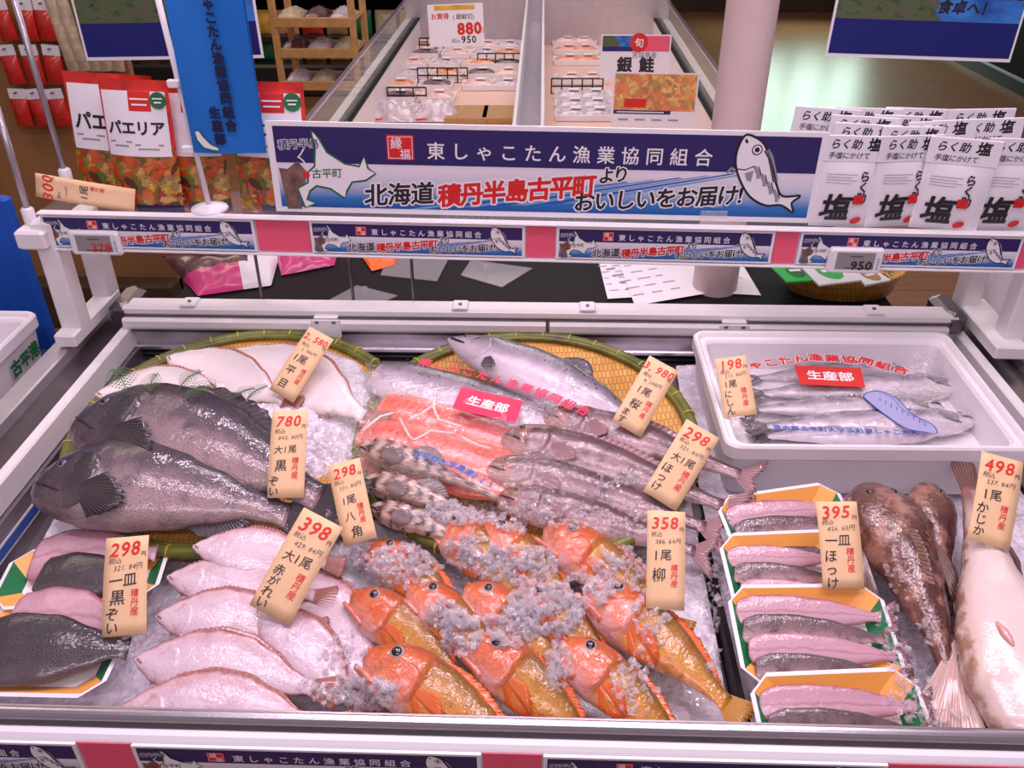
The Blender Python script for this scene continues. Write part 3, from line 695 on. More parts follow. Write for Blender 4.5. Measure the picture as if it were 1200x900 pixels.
# ------------------------------------------------------------------ fish
def interp(tab, t, k):
    for a, b in zip(tab, tab[1:]):
        if t <= b[0]:
            u = (t-a[0])/max(1e-9, b[0]-a[0]); u = u*u*(3-2*u)*.6+u*.4
            return a[k]+(b[k]-a[k])*u
    return tab[-1][k]
PRO = {   # t, back, belly, half thickness (all per standard length)
 'rock': [(0, .03, -.055, .02), (.025, .07, -.095, .042), (.08, .125, -.135, .068), (.16, .170, -.170, .09), (.235, .190, -.188, .106), (.262, .195, -.192, .106), (.275, .196, -.192, .101), (.4, .205, -.198, .10), (.55, .182, -.17, .084), (.7, .135, -.12, .06), (.85, .07, -.06, .032), (.95, .052, -.048, .02), (1, .054, -.05, .012)],
 'golden': [(0, .06, -.02, .035), (.04, .105, -.07, .062), (.12, .160, -.14, .095), (.22, .185, -.175, .116), (.32, .188, -.186, .126), (.352, .186, -.186, .128), (.37, .184, -.178, .100), (.47, .176, -.168, .094), (.6, .152, -.138, .076), (.74, .112, -.096, .054), (.87, .064, -.057, .03), (.95, .05, -.045, .018), (1, .052, -.05, .011)],
 'salmon': [(0, .006, -.012, .012), (.04, .032, -.04, .03), (.1, .062, -.066, .046), (.19, .09, -.092, .06), (.205, .093, -.094, .061), (.215, .094, -.095, .056), (.35, .115, -.118, .064), (.5, .118, -.118, .064), (.65, .098, -.095, .052), (.8, .062, -.058, .034), (.92, .038, -.036, .02), (1, .042, -.042, .011)],
 'hokke': [(0, .022, -.030, .022), (.025, .058, -.056, .045), (.08, .088, -.082, .065), (.17, .108, -.102, .076), (.212, .114, -.106, .080), (.225, .112, -.104, .068), (.35, .118, -.11, .072), (.5, .108, -.098, .064), (.7, .074, -.066, .044), (.85, .040, -.037, .025), (.95, .028, -.026, .014), (1, .03, -.03, .01)],
 'herring': [(0, .010, -.018, .012), (.05, .052, -.06, .034), (.12, .086, -.094, .05), (.19, .108, -.112, .06), (.2, .11, -.114, .062), (.21, .11, -.114, .054), (.4, .135, -.138, .066), (.6, .12, -.118, .056), (.8, .072, -.066, .034), (.95, .036, -.034, .016), (1, .04, -.036, .01)],
 'poacher': [(0, .03, -.03, .03), (.04, .05, -.055, .05), (.12, .085, -.085, .085), (.2, .10, -.095, .10), (.3, .098, -.085, .085), (.45, .075, -.06, .058), (.6, .05, -.04, .038), (.8, .028, -.024, .022), (1, .018, -.016, .012)],
 'sculpin': [(0, .05, -.05, .03), (.03, .085, -.085, .055), (.08, .115, -.115, .08), (.16, .155, -.155, .10), (.26, .16, -.16, .105), (.36, .14, -.14, .10), (.48, .11, -.11, .085), (.62, .075, -.075, .062), (.8, .040, -.040, .038), (.93, .027, -.027, .024), (1, .03, -.03, .014)],
 'belly': [(0, .09, -.09, .04), (.08, .15, -.15, .075), (.2, .175, -.175, .095), (.36, .16, -.16, .095), (.5, .125, -.125, .08), (.65, .08, -.08, .058), (.8, .048, -.048, .038), (.92, .036, -.036, .024), (1, .034, -.034, .012)],
 'slab': [(0, .14, -.16, .02), (.04, .19, -.2, .04), (.25, .25, -.24, .06), (.5, .24, -.22, .055), (.75, .15, -.13, .035), (.9, .07, -.06, .02), (.95, .06, -.05, .014), (1, .09, -.08, .006)],
 'flat': [(0, .01, -.015, .008), (.05, .055, -.06, .018), (.14, .115, -.12, .028), (.28, .185, -.185, .034), (.42, .215, -.215, .035), (.58, .2, -.2, .03), (.74, .14, -.14, .022), (.88, .065, -.065, .014), (.96, .04, -.04, .01), (1, .045, -.045, .007)],
 'fillet': [(0, .04, -.05, .008), (.02, .085, -.085, .014), (.12, .118, -.112, .020), (.35, .125, -.118, .023), (.6, .105, -.10, .019), (.8, .066, -.06, .013), (.92, .032, -.03, .009), (.96, .04, -.036, .007), (1, .055, -.05, .004)],
 'fat': [(0, .05, -.05, .012), (.02, .075, -.08, .022), (.12, .10, -.10, .032), (.35, .11, -.105, .036), (.6, .095, -.09, .03), (.8, .06, -.055, .02), (.92, .03, -.03, .014), (1, .025, -.02, .005)],
}
class Fish:
    def __init__(s, kind, L, tailfrac=.17, bend=0, droop=0, twist=0):
        s.p = PRO[kind]; s.L = L/(1+tailfrac); s.tf = tailfrac; s.bend = bend; s.droop = droop; s.twist = twist; s.kind = kind
    def map(s, t, y, z):
        q = 4*t*(1-t); L = s.L
        y += s.bend*q; z += s.droop*q
        if s.twist: a = s.twist*t; y, z = y*math.cos(a)-z*math.sin(a), y*math.sin(a)+z*math.cos(a)
        return (t*L, y*L, z*L)
    def at(s, t): return interp(s.p, t, 1), interp(s.p, t, 2), interp(s.p, t, 3)
    def surf(s, t, y, off=0):
        a, b, w_ = s.at(max(0, min(1, t))); c, h = (a+b)/2, (a-b)/2
        k = min(1, abs((y-c)/max(h, 1e-6))); return s.map(t, y, w_*max(0, 1-k**2.2)**(1/2.2)+off)
    def body(s, m, mb=None, n=46, k=24, ridge=0, rough=.0, tmax=1, seed=0):
        mb = mb or MB(); vs = []; uv = []
        for i in range(n+1):
            t = (i/n)**1.2*tmax; a, b, w_ = s.at(t); c, h = (a+b)/2, (a-b)/2
            for j in range(k):
                th = 2*PI*j/k; cy, sz = math.cos(th), math.sin(th)
                e = 2/2.2; y = math.copysign(abs(cy)**e, cy); z = math.copysign(abs(sz)**e, sz); g = 1
                if ridge: g = 1+ridge*(abs(math.cos(4*th))**3-.4)*(.75+.35*math.sin(t*150))
                if rough: g += rough*noise.noise(V((t*9+seed, y*2, z*2)))+.5*rough*noise.noise(V((t*28+seed, y*5, z*5)))
                vs.append(s.map(t, c+h*y*g, w_*z*g)); uv.append((t, (y+1)/2))
        fs = [(i*k+j, i*k+k+j, i*k+k+(j+1) % k, i*k+(j+1) % k) for i in range(n) for j in range(k)]
        fs += [tuple(range(k)), tuple(range(n*k+k-1, n*k-1, -1))]
        return mb.add(vs, fs, m, uv)
    def fin(s, m, base, outer, mb=None, nr=14, rip=.0025, rows=4):
        """fan between two polylines of (t,y,z)"""
        mb = mb or MB(); lerp = lambda P_, u: tuple(P_[min(int(u*(len(P_)-1)), len(P_)-2)][q]*(1-(u*(len(P_)-1)-min(int(u*(len(P_)-1)), len(P_)-2)))+P_[min(int(u*(len(P_)-1)), len(P_)-2)+1][q]*(u*(len(P_)-1)-min(int(u*(len(P_)-1)), len(P_)-2)) for q in range(3))
        vs = []; uv = []; N = nr*2
        for side in (1, -1):
            for i in range(N+1):
                u = i/N; A, B = lerp(base, u), lerp(outer, u)
                for r in range(rows+1):
                    q = r/rows; e = 1-.06*(i % 2)*q
                    x, y, z = (A[d]+(B[d]-A[d])*q*e for d in range(3))
                    X = s.map(x, y, z) if x <= 1 else (x*s.L, s.map(1, y, z)[1], s.map(1, y, z)[2])
                    vs.append((X[0], X[1], X[2]+(rip*(1 if i % 2 else -1)*q)+side*.0006*(1-.7*q))); uv.append((u, q))
        w_ = rows+1; off = (N+1)*w_
        fs = [(i*w_+r, (i+1)*w_+r, (i+1)*w_+r+1, i*w_+r+1) for i in range(N) for r in range(rows)]
        fs += [tuple(off+q for q in (i*w_+r, i*w_+r+1, (i+1)*w_+r+1, (i+1)*w_+r)) for i in range(N) for r in range(rows)]
        rim = [i*w_+rows for i in range(N+1)]
        fs += [(rim[i], rim[i+1], off+rim[i+1], off+rim[i]) for i in range(N)]
        return mb.add(vs, fs, m, uv)
    def tail(s, m, fork=.35, spread=.17, z=0):
        a, b, _ = s.at(1); base = [(.985, b, z), (.985, (a+b)/2, z), (.985, a, z)]
        T = 1+s.tf; outer = [(T*(1-.02), b-spread*.75, z), (T-fork*s.tf*.45, b-spread*.3, z), (T-fork*s.tf, 0, z), (T-fork*s.tf*.45, a+spread*.3, z), (T*(1-.02), a+spread*.75, z)]
        return s.fin(m, base, outer, nr=10)
    def dorsal(s, m, t0, t1, h, sweep=.03, belly=False, spiny=False, n=12):
        base = []; outer = []
        for i in range(n+1):
            u = i/n; t = t0+(t1-t0)*u; a, b, _ = s.at(t); y = (b if belly else a)
            hh = h*(math.sin(PI*min(1, u*1.0+.08))**.6)*(1 if not spiny else 1-.3*(i % 2)); sg = -1 if belly else 1
            base.append((t, y-sg*.012, 0)); outer.append((min(1, t+sweep), y+sg*hh, 0))
        return s.fin(m, base, outer, nr=n)
    def pect(s, m, t, y, ln, w0, w1, ang=0, off=.012, n=9, lift=.02):
        base = []; outer = []; ca, sa = math.cos(ang), math.sin(ang)
        for i in range(n+1):
            u = i/n*2-1; bx, by = t, y+u*w0; q = ln*(1-.62*u*u); ox, oy = t+q*ca-u*w1*sa, y+q*sa+u*w1*ca
            f = lambda tt, yy: (s.surf(tt, yy)[2]/s.L - s.droop*4*tt*(1-tt))
            base.append((bx, by, f(bx, by)+off*.4)); outer.append((ox, oy, f(ox, oy)+off+lift))
        return s.fin(m, base, outer, nr=n, rip=.0014)
    def eye(s, root, t, y, r, iris='eye_silver', side=1, bulge=.35):
        p = V(s.surf(t, y)); R = r*s.L; q = V(s.surf(t, y-.02))-p; a = V(s.surf(t+.02, y))-p
        nrm = a.cross(-q).normalized();
        if nrm.z < 0: nrm = -nrm
        nrm = (nrm+V((0, 0, 1.6))).normalized()
        if side < 0: p.z = -p.z; nrm.z = -nrm.z
        mb = MB(); rings, seg = 8, 16; vs = []; fs = []
        u = nrm.orthogonal().normalized(); w_ = nrm.cross(u)
        for i in range(rings+1):
            th = PI*.5*i/rings*1.25
            for j in range(seg):
                ph = 2*PI*j/seg; vs.append(p-nrm*R*(.55-bulge*.3)+(nrm*math.cos(th)*.95+(u*math.cos(ph)+w_*math.sin(ph))*math.sin(th))*R)
        for i in range(rings):
            f = [(i*seg+j, i*seg+seg+j, i*seg+seg+(j+1) % seg, i*seg+(j+1) % seg) for j in range(seg)]
            mb.add(vs[:0], [], iris) if False else None
            fs.append((f, 'eye_black' if i < 3 else iris))
        allf = []; b = len(mb.v); mb.v += [tuple(q_) for q_ in vs]; mb.uv += [(0, 0)]*len(vs)
        for f, mm in fs:
            kk = mb.mi(mm)
            for g in f: mb.f.append(tuple(b+i for i in g)); mb.m.append(kk)
        return mb.build('eye', root, True)
    def gill(s, root, m, t0=.13, t1=.285, y0=-.13, y1=.07, lift=.016, name='gill_cover'):
        def fn(u, v):
            ang = (v-.5)*PI; tm = (t0+t1)/2
            yc, yr = (y0+y1)/2, (y1-y0)/2
            tt = t0+(t1-t0)*u*(math.cos(ang)**.5 if u > 0 else 0)
            yy = yc+yr*math.sin(ang)*(.35+.65*u)
            p = s.surf(tt, yy); edge = u**2.5
            return (p[0], p[1], p[2]+s.L*lift*(edge*.7+.25 if u < .999 else -.1)*math.cos(ang)**.3 if abs(v-.5) < .499 else p[2]-.002)
        return MB().grid(fn, 10, 14, m).build(name, root, True)
    def jaw(s, root, m, op=.05, ln=.15, m2='lip_orange'):
        """open mouth: a scooped lower jaw and a raised upper lip"""
        def scoop(y_a, y_b, w_, drop, mm, nm, th):
            n, k = 10, 12; vs = []; uv = []
            for i in range(n+1):
                u = i/n; t = ln*(1-u)+(-.012)*u; y = y_a*(1-u)+y_b*u; ww = w_*(1-.55*u**2); hh = th*(1-.5*u)
                for j in range(k):
                    a = 2*PI*j/k; vs.append(s.map(t, y+hh*math.cos(a)-0*drop, ww*math.sin(a))); uv.append((u, j/k))
            fs = [(i*k+j, i*k+(j+1) % k, i*k+k+(j+1) % k, i*k+k+j) for i in range(n) for j in range(k)]+[tuple(range(k-1, -1, -1)), tuple(range(n*k, n*k+k))]
            return MB().add(vs, fs, mm, uv).build(nm, root, True)
        a, b, w_ = s.at(ln)
        scoop(b*.74, -.040-op, w_*.80, 0, m, 'lower_jaw', .036)
        scoop(.0, .050, w_*.66, 0, m2, 'upper_lip', .030)
    def mouth_slit(s, root, ln=.11, y0=-.012, y1=-.05, m='ink_black'):
        mb = MB(); pts = []
        for i in range(9):
            u = i/8; pts.append(V(s.surf(.018+ln*u, y0+(y1-y0)*u, .001)))
        return mb.tube(pts, [(.0012*s.L/.3+.0005)*(1.2-.5*abs(i-3)/5) for i in range(9)], m, 6).build('mouth', root, True)

def lay(name, label, cat, head, tail, h0, h1, roll=0, group=None, L=None):
    """empty whose +x runs head -> tail across the sloping deck, +y to the back fin, +z up off the ice"""
    A = head if isinstance(head, V) else PD(head[0], head[1], h0); B = tail if isinstance(tail, V) else PD(tail[0], tail[1], h1)
    M = frame(A, B-A, DN) @ Matrix.Rotation(math.radians(roll), 4, 'X')
    return thing(name, label, cat, M, group), (B-A).length

# ---- ice beds (left and right of the divider)
def bed(x0, x1, y0, y1, extra=lambda x, y: 0):
    def fn(u, v):
        x, y = x0+(x1-x0)*u, y0+(y1-y0)*v
        z = deckz(y)-.012+.010*noise.noise(V((x*9, y*9, 3)))+.006*noise.noise(V((x*30, y*30, 1)))+.003*noise.noise(V((x*90, y*90, 7)))+extra(x, y)
        return (x, y, z)
    return MB().grid(fn, int((x1-x0)*170), int((y1-y0)*170), 'ice_bed')
def mound(cx, cy, rx_, ry_, h): return lambda x, y: h*max(0, 1-((x-cx)/rx_)**2-((y-cy)/ry_)**2)**.7
mL = mound(-.52, .71, .27, .25, .105)
o = bed(-.845, .276, .01, .93, lambda x, y: mL(x, y)-(.03 if y > .9 else 0)).build('crushed_ice', None, True); tag(o, 'bed of crushed ice under the fish left of the thin black divider', 'ice', kind='stuff')
o = bed(.296, .872, .01, .93).build('crushed_ice', None, True); tag(o, 'bed of crushed ice under the trays and sculpins right of the black divider', 'ice', kind='stuff')
a, b = PD(818, 650, .01), PD(852, 815, .01)
dv = MB().box((.286, .24, deckz(.24)+.0), (.008, .46, .05), 'black', None, .001); tag(dv.build('tray_divider'), 'thin black divider plate standing in the ice between the rockfish and trays', 'divider')

# ---- bamboo baskets
def basket(label, pts, h=.045, D=None):
    P3 = np.array([list(PD(x, y, h)) for x, y in pts]); A_ = np.c_[2*P3[:, 0], 2*P3[:, 1], np.ones(len(P3))]
    s_ = np.linalg.lstsq(A_, (P3[:, :2]**2).sum(1), rcond=None)[0]; r = math.sqrt(s_[2]+s_[0]**2+s_[1]**2)
    r *= .97; c = V((max(s_[0], XL+r+.022), s_[1]-.008, deckz(s_[1])+h)); t = thing('bamboo_basket', label, 'basket', frame(c, V((1, 0, 0)), DN), 'round bamboo baskets under the fish')
    n = 56; d = .030
    def fn(u, v): a = 2*PI*u; q = v; return (r*q*math.cos(a), r*q*math.sin(a), -d*(1-q**3))
    mb = MB(); mb.grid(fn, n, 10, 'bamboo_weave'); mb.uv = [(x, y) for x, y, z in mb.v]; mb.build('woven_tray', t, True)
    mb = MB().tube([(r*math.cos(2*PI*i/64), r*math.sin(2*PI*i/64), .002) for i in range(65)], .011, 'bamboo_rim', 8, None, False)
    for i in range(34):
        a = 2*PI*i/34; e = V((math.cos(a), math.sin(a), 0))
        mb.tube([e*(r+.0118*math.cos(b))+V((0, 0, .002+.0118*math.sin(b))) for b in [2*PI*k/8 for k in range(9)]], .0016, 'bamboo_tie', 5)
    mb.build('rim', t, True)
    MB().tube([(r*.965*math.cos(2*PI*i/64), r*.965*math.sin(2*PI*i/64), .004) for i in range(65)], .006, 'bamboo_rim', 8, None, False).build('inner_hoop', t, True)
    return c, r
bkL = basket('round bamboo basket holding the flatfish and the two dark rockfish', [(180, 415), (300, 383), (432, 440), (455, 500), (392, 592), (225, 648)])
bkR = basket('round bamboo basket holding the silver salmon and the salmon fillet bag', [(510, 415), (600, 383), (700, 405), (812, 490), (740, 640)])
# ---- whole fish in the left basket
def make(kind, name, label, cat, head, tail, h0, h1, m, group=None, roll=0, tf=.17, bend=0, droop=0, twist=0, seed=0, ridge=0, rough=0, n=46):
    t, L = lay(name, label, cat, head, tail, h0, h1, roll, group)
    f = Fish(kind, L, tf, bend, droop, twist); f.body(m, None, n, 24, ridge, rough, 1, seed).build('body', t, True); f.root = t
    return f, t
for lab, head, tail, h0, h1, bd, sd in (
    ('dark grey rockfish lying behind the front one, under the 780 price card', (94, 490), (425, 602), .125, .10, .05, 1),
    ('big dark grey rockfish at the front of the left basket, fan fin showing', (44, 566), (386, 612), .115, .085, .05, 5)):
    f, t = make('rock', 'black_rockfish', lab, 'fish', head, tail, h0, h1, 'black_rockfish', 'dark rockfish in the left basket', 16, .16, bd, .0, 0, sd, 0, .012)
    f.tail('black_fin', .1, .10).build('tail_fin', t, True); f.dorsal('black_fin', .25, .80, .045, .05, False, True, 16).build('dorsal_fin', t, True)
    f.dorsal('black_fin', .62, .82, .05, .06, True).build('anal_fin', t, True)
    f.pect('black_fin', .235, -.085, .19, .03, .085, -.2).build('pectoral_fin', t, True); f.gill(t, 'dark_skin', .15, .275, -.15, .09, .008)
    f.eye(t, .10, .045, .020, 'eye_silver', 1, .1); f.mouth_slit(t, .12, -.02, -.075)
# flatfish showing white undersides at the back of the basket
for lab, head, tail, h0, h1, roll, bd in (
    ('pale flatfish at the left end of the basket, behind the fern leaves', (112, 462), (285, 452), .105, .10, 14, .03),
    ('pale flatfish at the back of the basket with an orange fin fringe', (196, 418), (352, 478), .115, .085, 16, .02),
    ('pale flatfish at the back right of the basket beside the 2,580 card', (268, 412), (450, 500), .11, .075, 14, .03)):
    f, t = make('flat', 'flatfish', lab, 'fish', head, tail, h0, h1, 'flounder_fresh', 'pale flatfish in the left basket', roll, .14, bd, 0, .1)
    f.dorsal('flounder_fin', .16, .92, .018, .008, False, False, 26).build('dorsal_fin', t, True); f.dorsal('flounder_fin', .26, .92, .022, .008, True, False, 24).build('anal_fin', t, True)
    f.tail('flounder_fin', .0, .07).build('tail_fin', t, True)
    if 'orange' in lab: f.pect('flounder_orange', .42, -.10, .30, .012, .035, -.5, .03).build('pectoral_fin', t, True)
    f.mouth_slit(t, .035, 0, -.025, 'flounder_fin')

# ---- flatfish pile, white sides up
FL = [('white-bellied flatfish at the back of the pile, under the big dark rockfish', (226, 640), (405, 664), .082, .06, 10),
      ('white-bellied flatfish second from the back of the pile', (196, 676), (395, 702), .068, .052, 12),
      ('white-bellied flatfish in the middle of the pile, left of the 398 card', (182, 722), (385, 738), .062, .05, 14),
      ('pink flatfish whose tail runs down beside the rockfish, right of the pile', (318, 660), (462, 838), .045, .03, 8),
      ('pink flatfish at the right of the pile, tail towards the front rail', (300, 712), (432, 838), .062, .03, 10),
      ('white-bellied flatfish with a brown fin edge, second from the front rail', (158, 772), (400, 812), .066, .05, 15),
      ('large white-bellied flatfish lying along the front rail', (132, 836), (415, 856), .072, .055, 16)]
for i, (lab, head, tail, h0, h1, roll) in enumerate(FL):
    f, t = make('flat', 'flatfish', lab, 'fish', head, tail, h0, h1, 'flounder_white', 'white-bellied flatfish pile', roll, .15, .02, 0, 0, i, 0, .01)
    f.dorsal('flounder_fin', .12, .92, .018, .008, False, False, 28).build('dorsal_fin', t, True); f.dorsal('flounder_fin', .26, .92, .018, .008, True, False, 26).build('anal_fin', t, True)
    f.tail('flounder_fin', .0, .07).build('tail_fin', t, True);
    f.gill(t, 'flounder_white', .13, .255, -.13, .09, .008); f.mouth_slit(t, .035, 0, -.025, 'flounder_fin')

# ---- silver salmon and the printed bag of salmon fillets
f, t = make('salmon', 'cherry_salmon', 'whole silver salmon with a spotted back in the right basket', 'fish', (526, 398), (820, 545), .095, .06, 'cherry_salmon', None, 14, .13, .03, 0, 0, 3)
f.tail('grey_fin', .35, .12).build('tail_fin', t, True); f.dorsal('grey_fin', .42, .56, .05, .05).build('dorsal_fin', t, True); f.dorsal('grey_fin', .83, .86, .02, .04).build('adipose_fin', t, True)
f.pect('grey_fin', .215, -.065, .075, .014, .02, -.2).build('pectoral_fin', t, True); f.gill(t, 'cherry_salmon', .11, .212, -.075, .06, .008); f.eye(t, .075, .02, .013); f.mouth_slit(t, .075, -.004, -.018)
BT = thing('salmon_fillet_bag', 'clear printed bag of red salmon fillets with pink and blue lettering', 'bag of fish', PD(555, 520, .03))
def deckpart(mb, name, root, smooth=False):
    o = mb.build(name, None, smooth); o.parent = root; o.matrix_parent_inverse = root.matrix_world.inverted(); return o
def slab(root, name, head, tail, h0, h1, m, kind='fillet', roll=0, bend=0, tf=.02, base=PD):
    A, B = base(head[0], head[1], h0), base(tail[0], tail[1], h1)
    f = Fish(kind, (B-A).length, tf, bend); M = frame(A, B-A, DN) @ Matrix.Rotation(math.radians(roll), 4, 'X')
    mb = f.body(m, None, 30, 18, 0, .01); mb.v = [tuple(M @ V(p)) for p in mb.v]; deckpart(mb, name, root, True); return f, M
slab(BT, 'silver_side', (436, 438), (742, 528), .076, .055, 'cherry_salmon', 'fat', 10)
slab(BT, 'fillet', (446, 472), (672, 540), .074, .062, 'red_fillet', 'fat', 6)
slab(BT, 'fillet', (422, 506), (696, 574), .068, .062, 'red_fillet', 'fat', 8)
slab(BT, 'fillet', (424, 534), (640, 590), .060, .055, 'red_fillet', 'fat', 10)
mb = MB()
for pts in ([(510, 462), (508, 478), (514, 492), (540, 500)], [(508, 475), (494, 485), (480, 492)], [(468, 490), (480, 512), (486, 516), (505, 505), (530, 508)], [(425, 505), (446, 488), (462, 484)], [(540, 512), (560, 522), (575, 526)]):
    mb.tube([PD(x, y, .093) for x, y in pts], .0024, 'white_fat', 6)
deckpart(mb, 'fat_lines', BT, True)
def film(root, quad, h, name='film', amp=.006, seed=0, base=PD, nu=40, nv=30, dome=.0):
    def fn(u, v):
        x = (quad[0][0]*(1-u)+quad[1][0]*u)*(1-v)+(quad[3][0]*(1-u)+quad[2][0]*u)*v; y = (quad[0][1]*(1-u)+quad[1][1]*u)*(1-v)+(quad[3][1]*(1-u)+quad[2][1]*u)*v
        e = min(u, 1-u, v, 1-v); w_ = V((u*6+seed, v*5, seed)); a = abs(noise.noise(w_))+.6*abs(noise.noise(w_*2.7))+.3*noise.noise(w_*6)
        return base(x, y, h+dome*min(1, e*6)**.5-dome+amp*a)
    return deckpart(MB().grid(fn, nu, nv, 'bag_film'), name, root, True)
film(BT, [(428, 425), (720, 478), (700, 600), (418, 572)], .098, 'film', .010, 2, PD, 44, 34, .03)
film(BT, [(372, 440), (450, 450), (440, 560), (385, 535)], .080, 'film_end', .022, 5, PD, 20, 20, .02)
def path_text(mb, txt, pts, size, m, h, base=PD, bold=.03, halo=0, up=None):
    P_ = [base(x, y, h) for x, y in pts]; n = len(txt)
    seg = [(b-a).length for a, b in zip(P_, P_[1:])]; tot = sum(seg)
    for i, c in enumerate(txt):
        d = tot*(i+.5)/n; k = 0
        while k < len(seg)-1 and d > seg[k]: d -= seg[k]; k += 1
        q = P_[k].lerp(P_[k+1], d/seg[k]); M = frame(q, P_[k+1]-P_[k], up or DN)
        if halo: mb.text(c, -size/2, 0, size, 'print_white', -.0004, halo, M=M)
        mb.text(c, -size/2, 0, size, m, 0, bold, M=M)
    return mb
deckpart(path_text(MB(), '東しゃこたん漁業協同組合', [(490, 423), (540, 433), (590, 446), (640, 462), (692, 484)], .026, 'print_pink', .108), 'red_lettering', BT)
deckpart(path_text(MB(), '後志郡古平町大字漁港025', [(452, 522), (490, 532), (540, 548), (582, 572)], .0165, 'print_blue', .106, halo=.05), 'blue_lettering', BT)
def label_patch(root, quad, h, m, txt, tm, size, base=PD, name='printed_label'):
    P_ = [base(x, y, h) for x, y in quad]; M = frame(P_[3], P_[2]-P_[3], DN); MI = M.inverted(); L_ = [MI @ p for p in P_]
    mb = MB().poly([(p.x, p.y) for p in L_[::-1]], m, 0, .0006, M); c = sum(L_, V((0, 0, 0)))/4; sh = (L_[0].x-L_[3].x)/max(1e-6, L_[0].y-L_[3].y)
    mb.text(txt, c.x, c.y, size, tm, .0006, .03, shear=sh*.6, M=M, center=True); deckpart(mb, name, root)
label_patch(BT, [(541, 453), (613, 470), (604, 496), (530, 478)], .106, 'print_pink', '生産部', 'print_white', .027)

# ---- sailfin poachers (ridged, banded)
for i, (lab, head, tail) in enumerate((('ridged banded poacher fish beside the salmon bag, rearmost of three', (422, 524), (604, 592)), ('ridged banded poacher fish in the middle of its row of three', (428, 562), (606, 628)), ('ridged banded poacher fish behind the orange rockfish, foremost of three', (436, 594), (600, 664)))):
    f, t = make('poacher', 'poacher_fish', lab, 'fish', head, tail, .092-.008*i, .070-.008*i, 'poacher', 'poacher fish beside the salmon bag', 20, .10, .02, 0, 0, i, .16, .0, 70)
    f.tail('poacher_fin', 0, .05).build('tail_fin', t, True); f.dorsal('poacher_fin', .30, .52, .07, .07, False, False, 10).build('dorsal_fin', t, True)
    f.pect('poacher_fin', .20, -.04, .15, .03, .06, .1, .01, 8, .02).build('pectoral_fin', t, True); f.eye(t, .10, .055, .02, 'eye_gold'); f.mouth_slit(t, .06, -.01, -.03)

# ---- atka mackerel (hokke)
for i, (lab, head, tail, h0, h1) in enumerate((
    ('long brownish-pink mackerel beside the salmon, rearmost of four', (638, 488), (900, 566), .070, .075),
    ('long brownish-pink mackerel second from the back of the four', (590, 512), (884, 604), .080, .060),
    ('long brownish-pink mackerel third from the back, half under ice', (572, 549), (862, 628), .068, .05),
    ('long brownish-pink mackerel nearest the orange rockfish', (584, 583), (846, 655), .066, .04))):
    f, t = make('hokke', 'atka_mackerel', lab, 'fish', head, tail, h0, h1, 'hokke', 'whole mackerel in the middle of the case', 16, .13, .015, 0, 0, i, 0, .01)
    f.tail('hokke_fin', .5, .13).build('tail_fin', t, True); f.dorsal('hokke_fin', .24, .88, .03, .03, False, False, 22).build('dorsal_fin', t, True)
    f.pect('hokke_fin', .235, -.03, .13, .025, .05, -.15, .008, 9, .012).build('pectoral_fin', t, True); f.gill(t, 'hokke', .11, .225, -.07, .06, .012); f.eye(t, .082, .034, .019, 'eye_gold'); f.mouth_slit(t, .075, -.005, -.025)

# ---- orange rockfish shingled in three rows
OR = [('orange rockfish at the back left, beside the 398 price card, half under ice', (432, 642), (560, 742), .050, .03, 0, .03),
      ('orange rockfish in the back row with its snout against the poacher fish', (508, 608), (640, 728), .058, .03, 1, .04),
      ('orange rockfish in the back row, second from its right end', (560, 616), (692, 732), .058, .03, 0, .03),
      ('orange rockfish at the back right with a long row of fin spines', (638, 622), (808, 748), .060, .035, 1, .05),
      ('small-headed orange rockfish at the left edge of the heap', (412, 700), (560, 812), .060, .03, 0, .02),
      ('orange rockfish in the middle row with a wide pink open mouth', (478, 690), (620, 812), .068, .03, 2, .05),
      ('orange rockfish in the middle row, third from the left', (545, 690), (680, 805), .066, .03, 1, .03),
      ('orange rockfish in the middle row mostly covered by crushed ice', (606, 692), (738, 800), .060, .03, 2, .05),
      ('golden rockfish at the right of the heap with its tail against the divider', (686, 690), (880, 848), .066, .045, 0, .03),
      ('big orange rockfish at the front left with its head turned left', (427, 772), (640, 905), .080, .045, 1, .02),
      ('big orange rockfish in the middle of the front row', (549, 752), (720, 900), .080, .04, 2, .05),
      ('big orange rockfish at the right of the front row, pink gill showing', (656, 756), (828, 908), .080, .04, 2, .06)]
for i, (lab, head, tail, h0, h1, jw, op) in enumerate(OR):
    f, t = make('golden', 'orange_rockfish', lab, 'fish', head, tail, h0, h1, 'golden_rockfish', 'orange rockfish heap', (14, 20, 10)[i % 3], .15, .03, 0, 0, i, 0, .012)
    f.tail('golden_tail', .12, .09).build('tail_fin', t, True); f.dorsal('golden_fin', .36, .86, .030, .06, False, True, 15).build('dorsal_fin', t, True)
    f.pect('golden_fin', .375, -.07, .24, .04, .085, -.25, .012, 9, .02).build('pectoral_fin', t, True); f.gill(t, 'gill_red', .20, .38, -.16, .07, .013)
    f.eye(t, .165, .085, .044, 'eye_silver', 1, .5); f.jaw(t, 'mouth_red', op, .22)
    if jw: f.dorsal('golden_fin', .64, .8, .045, .05, True).build('anal_fin', t, True)

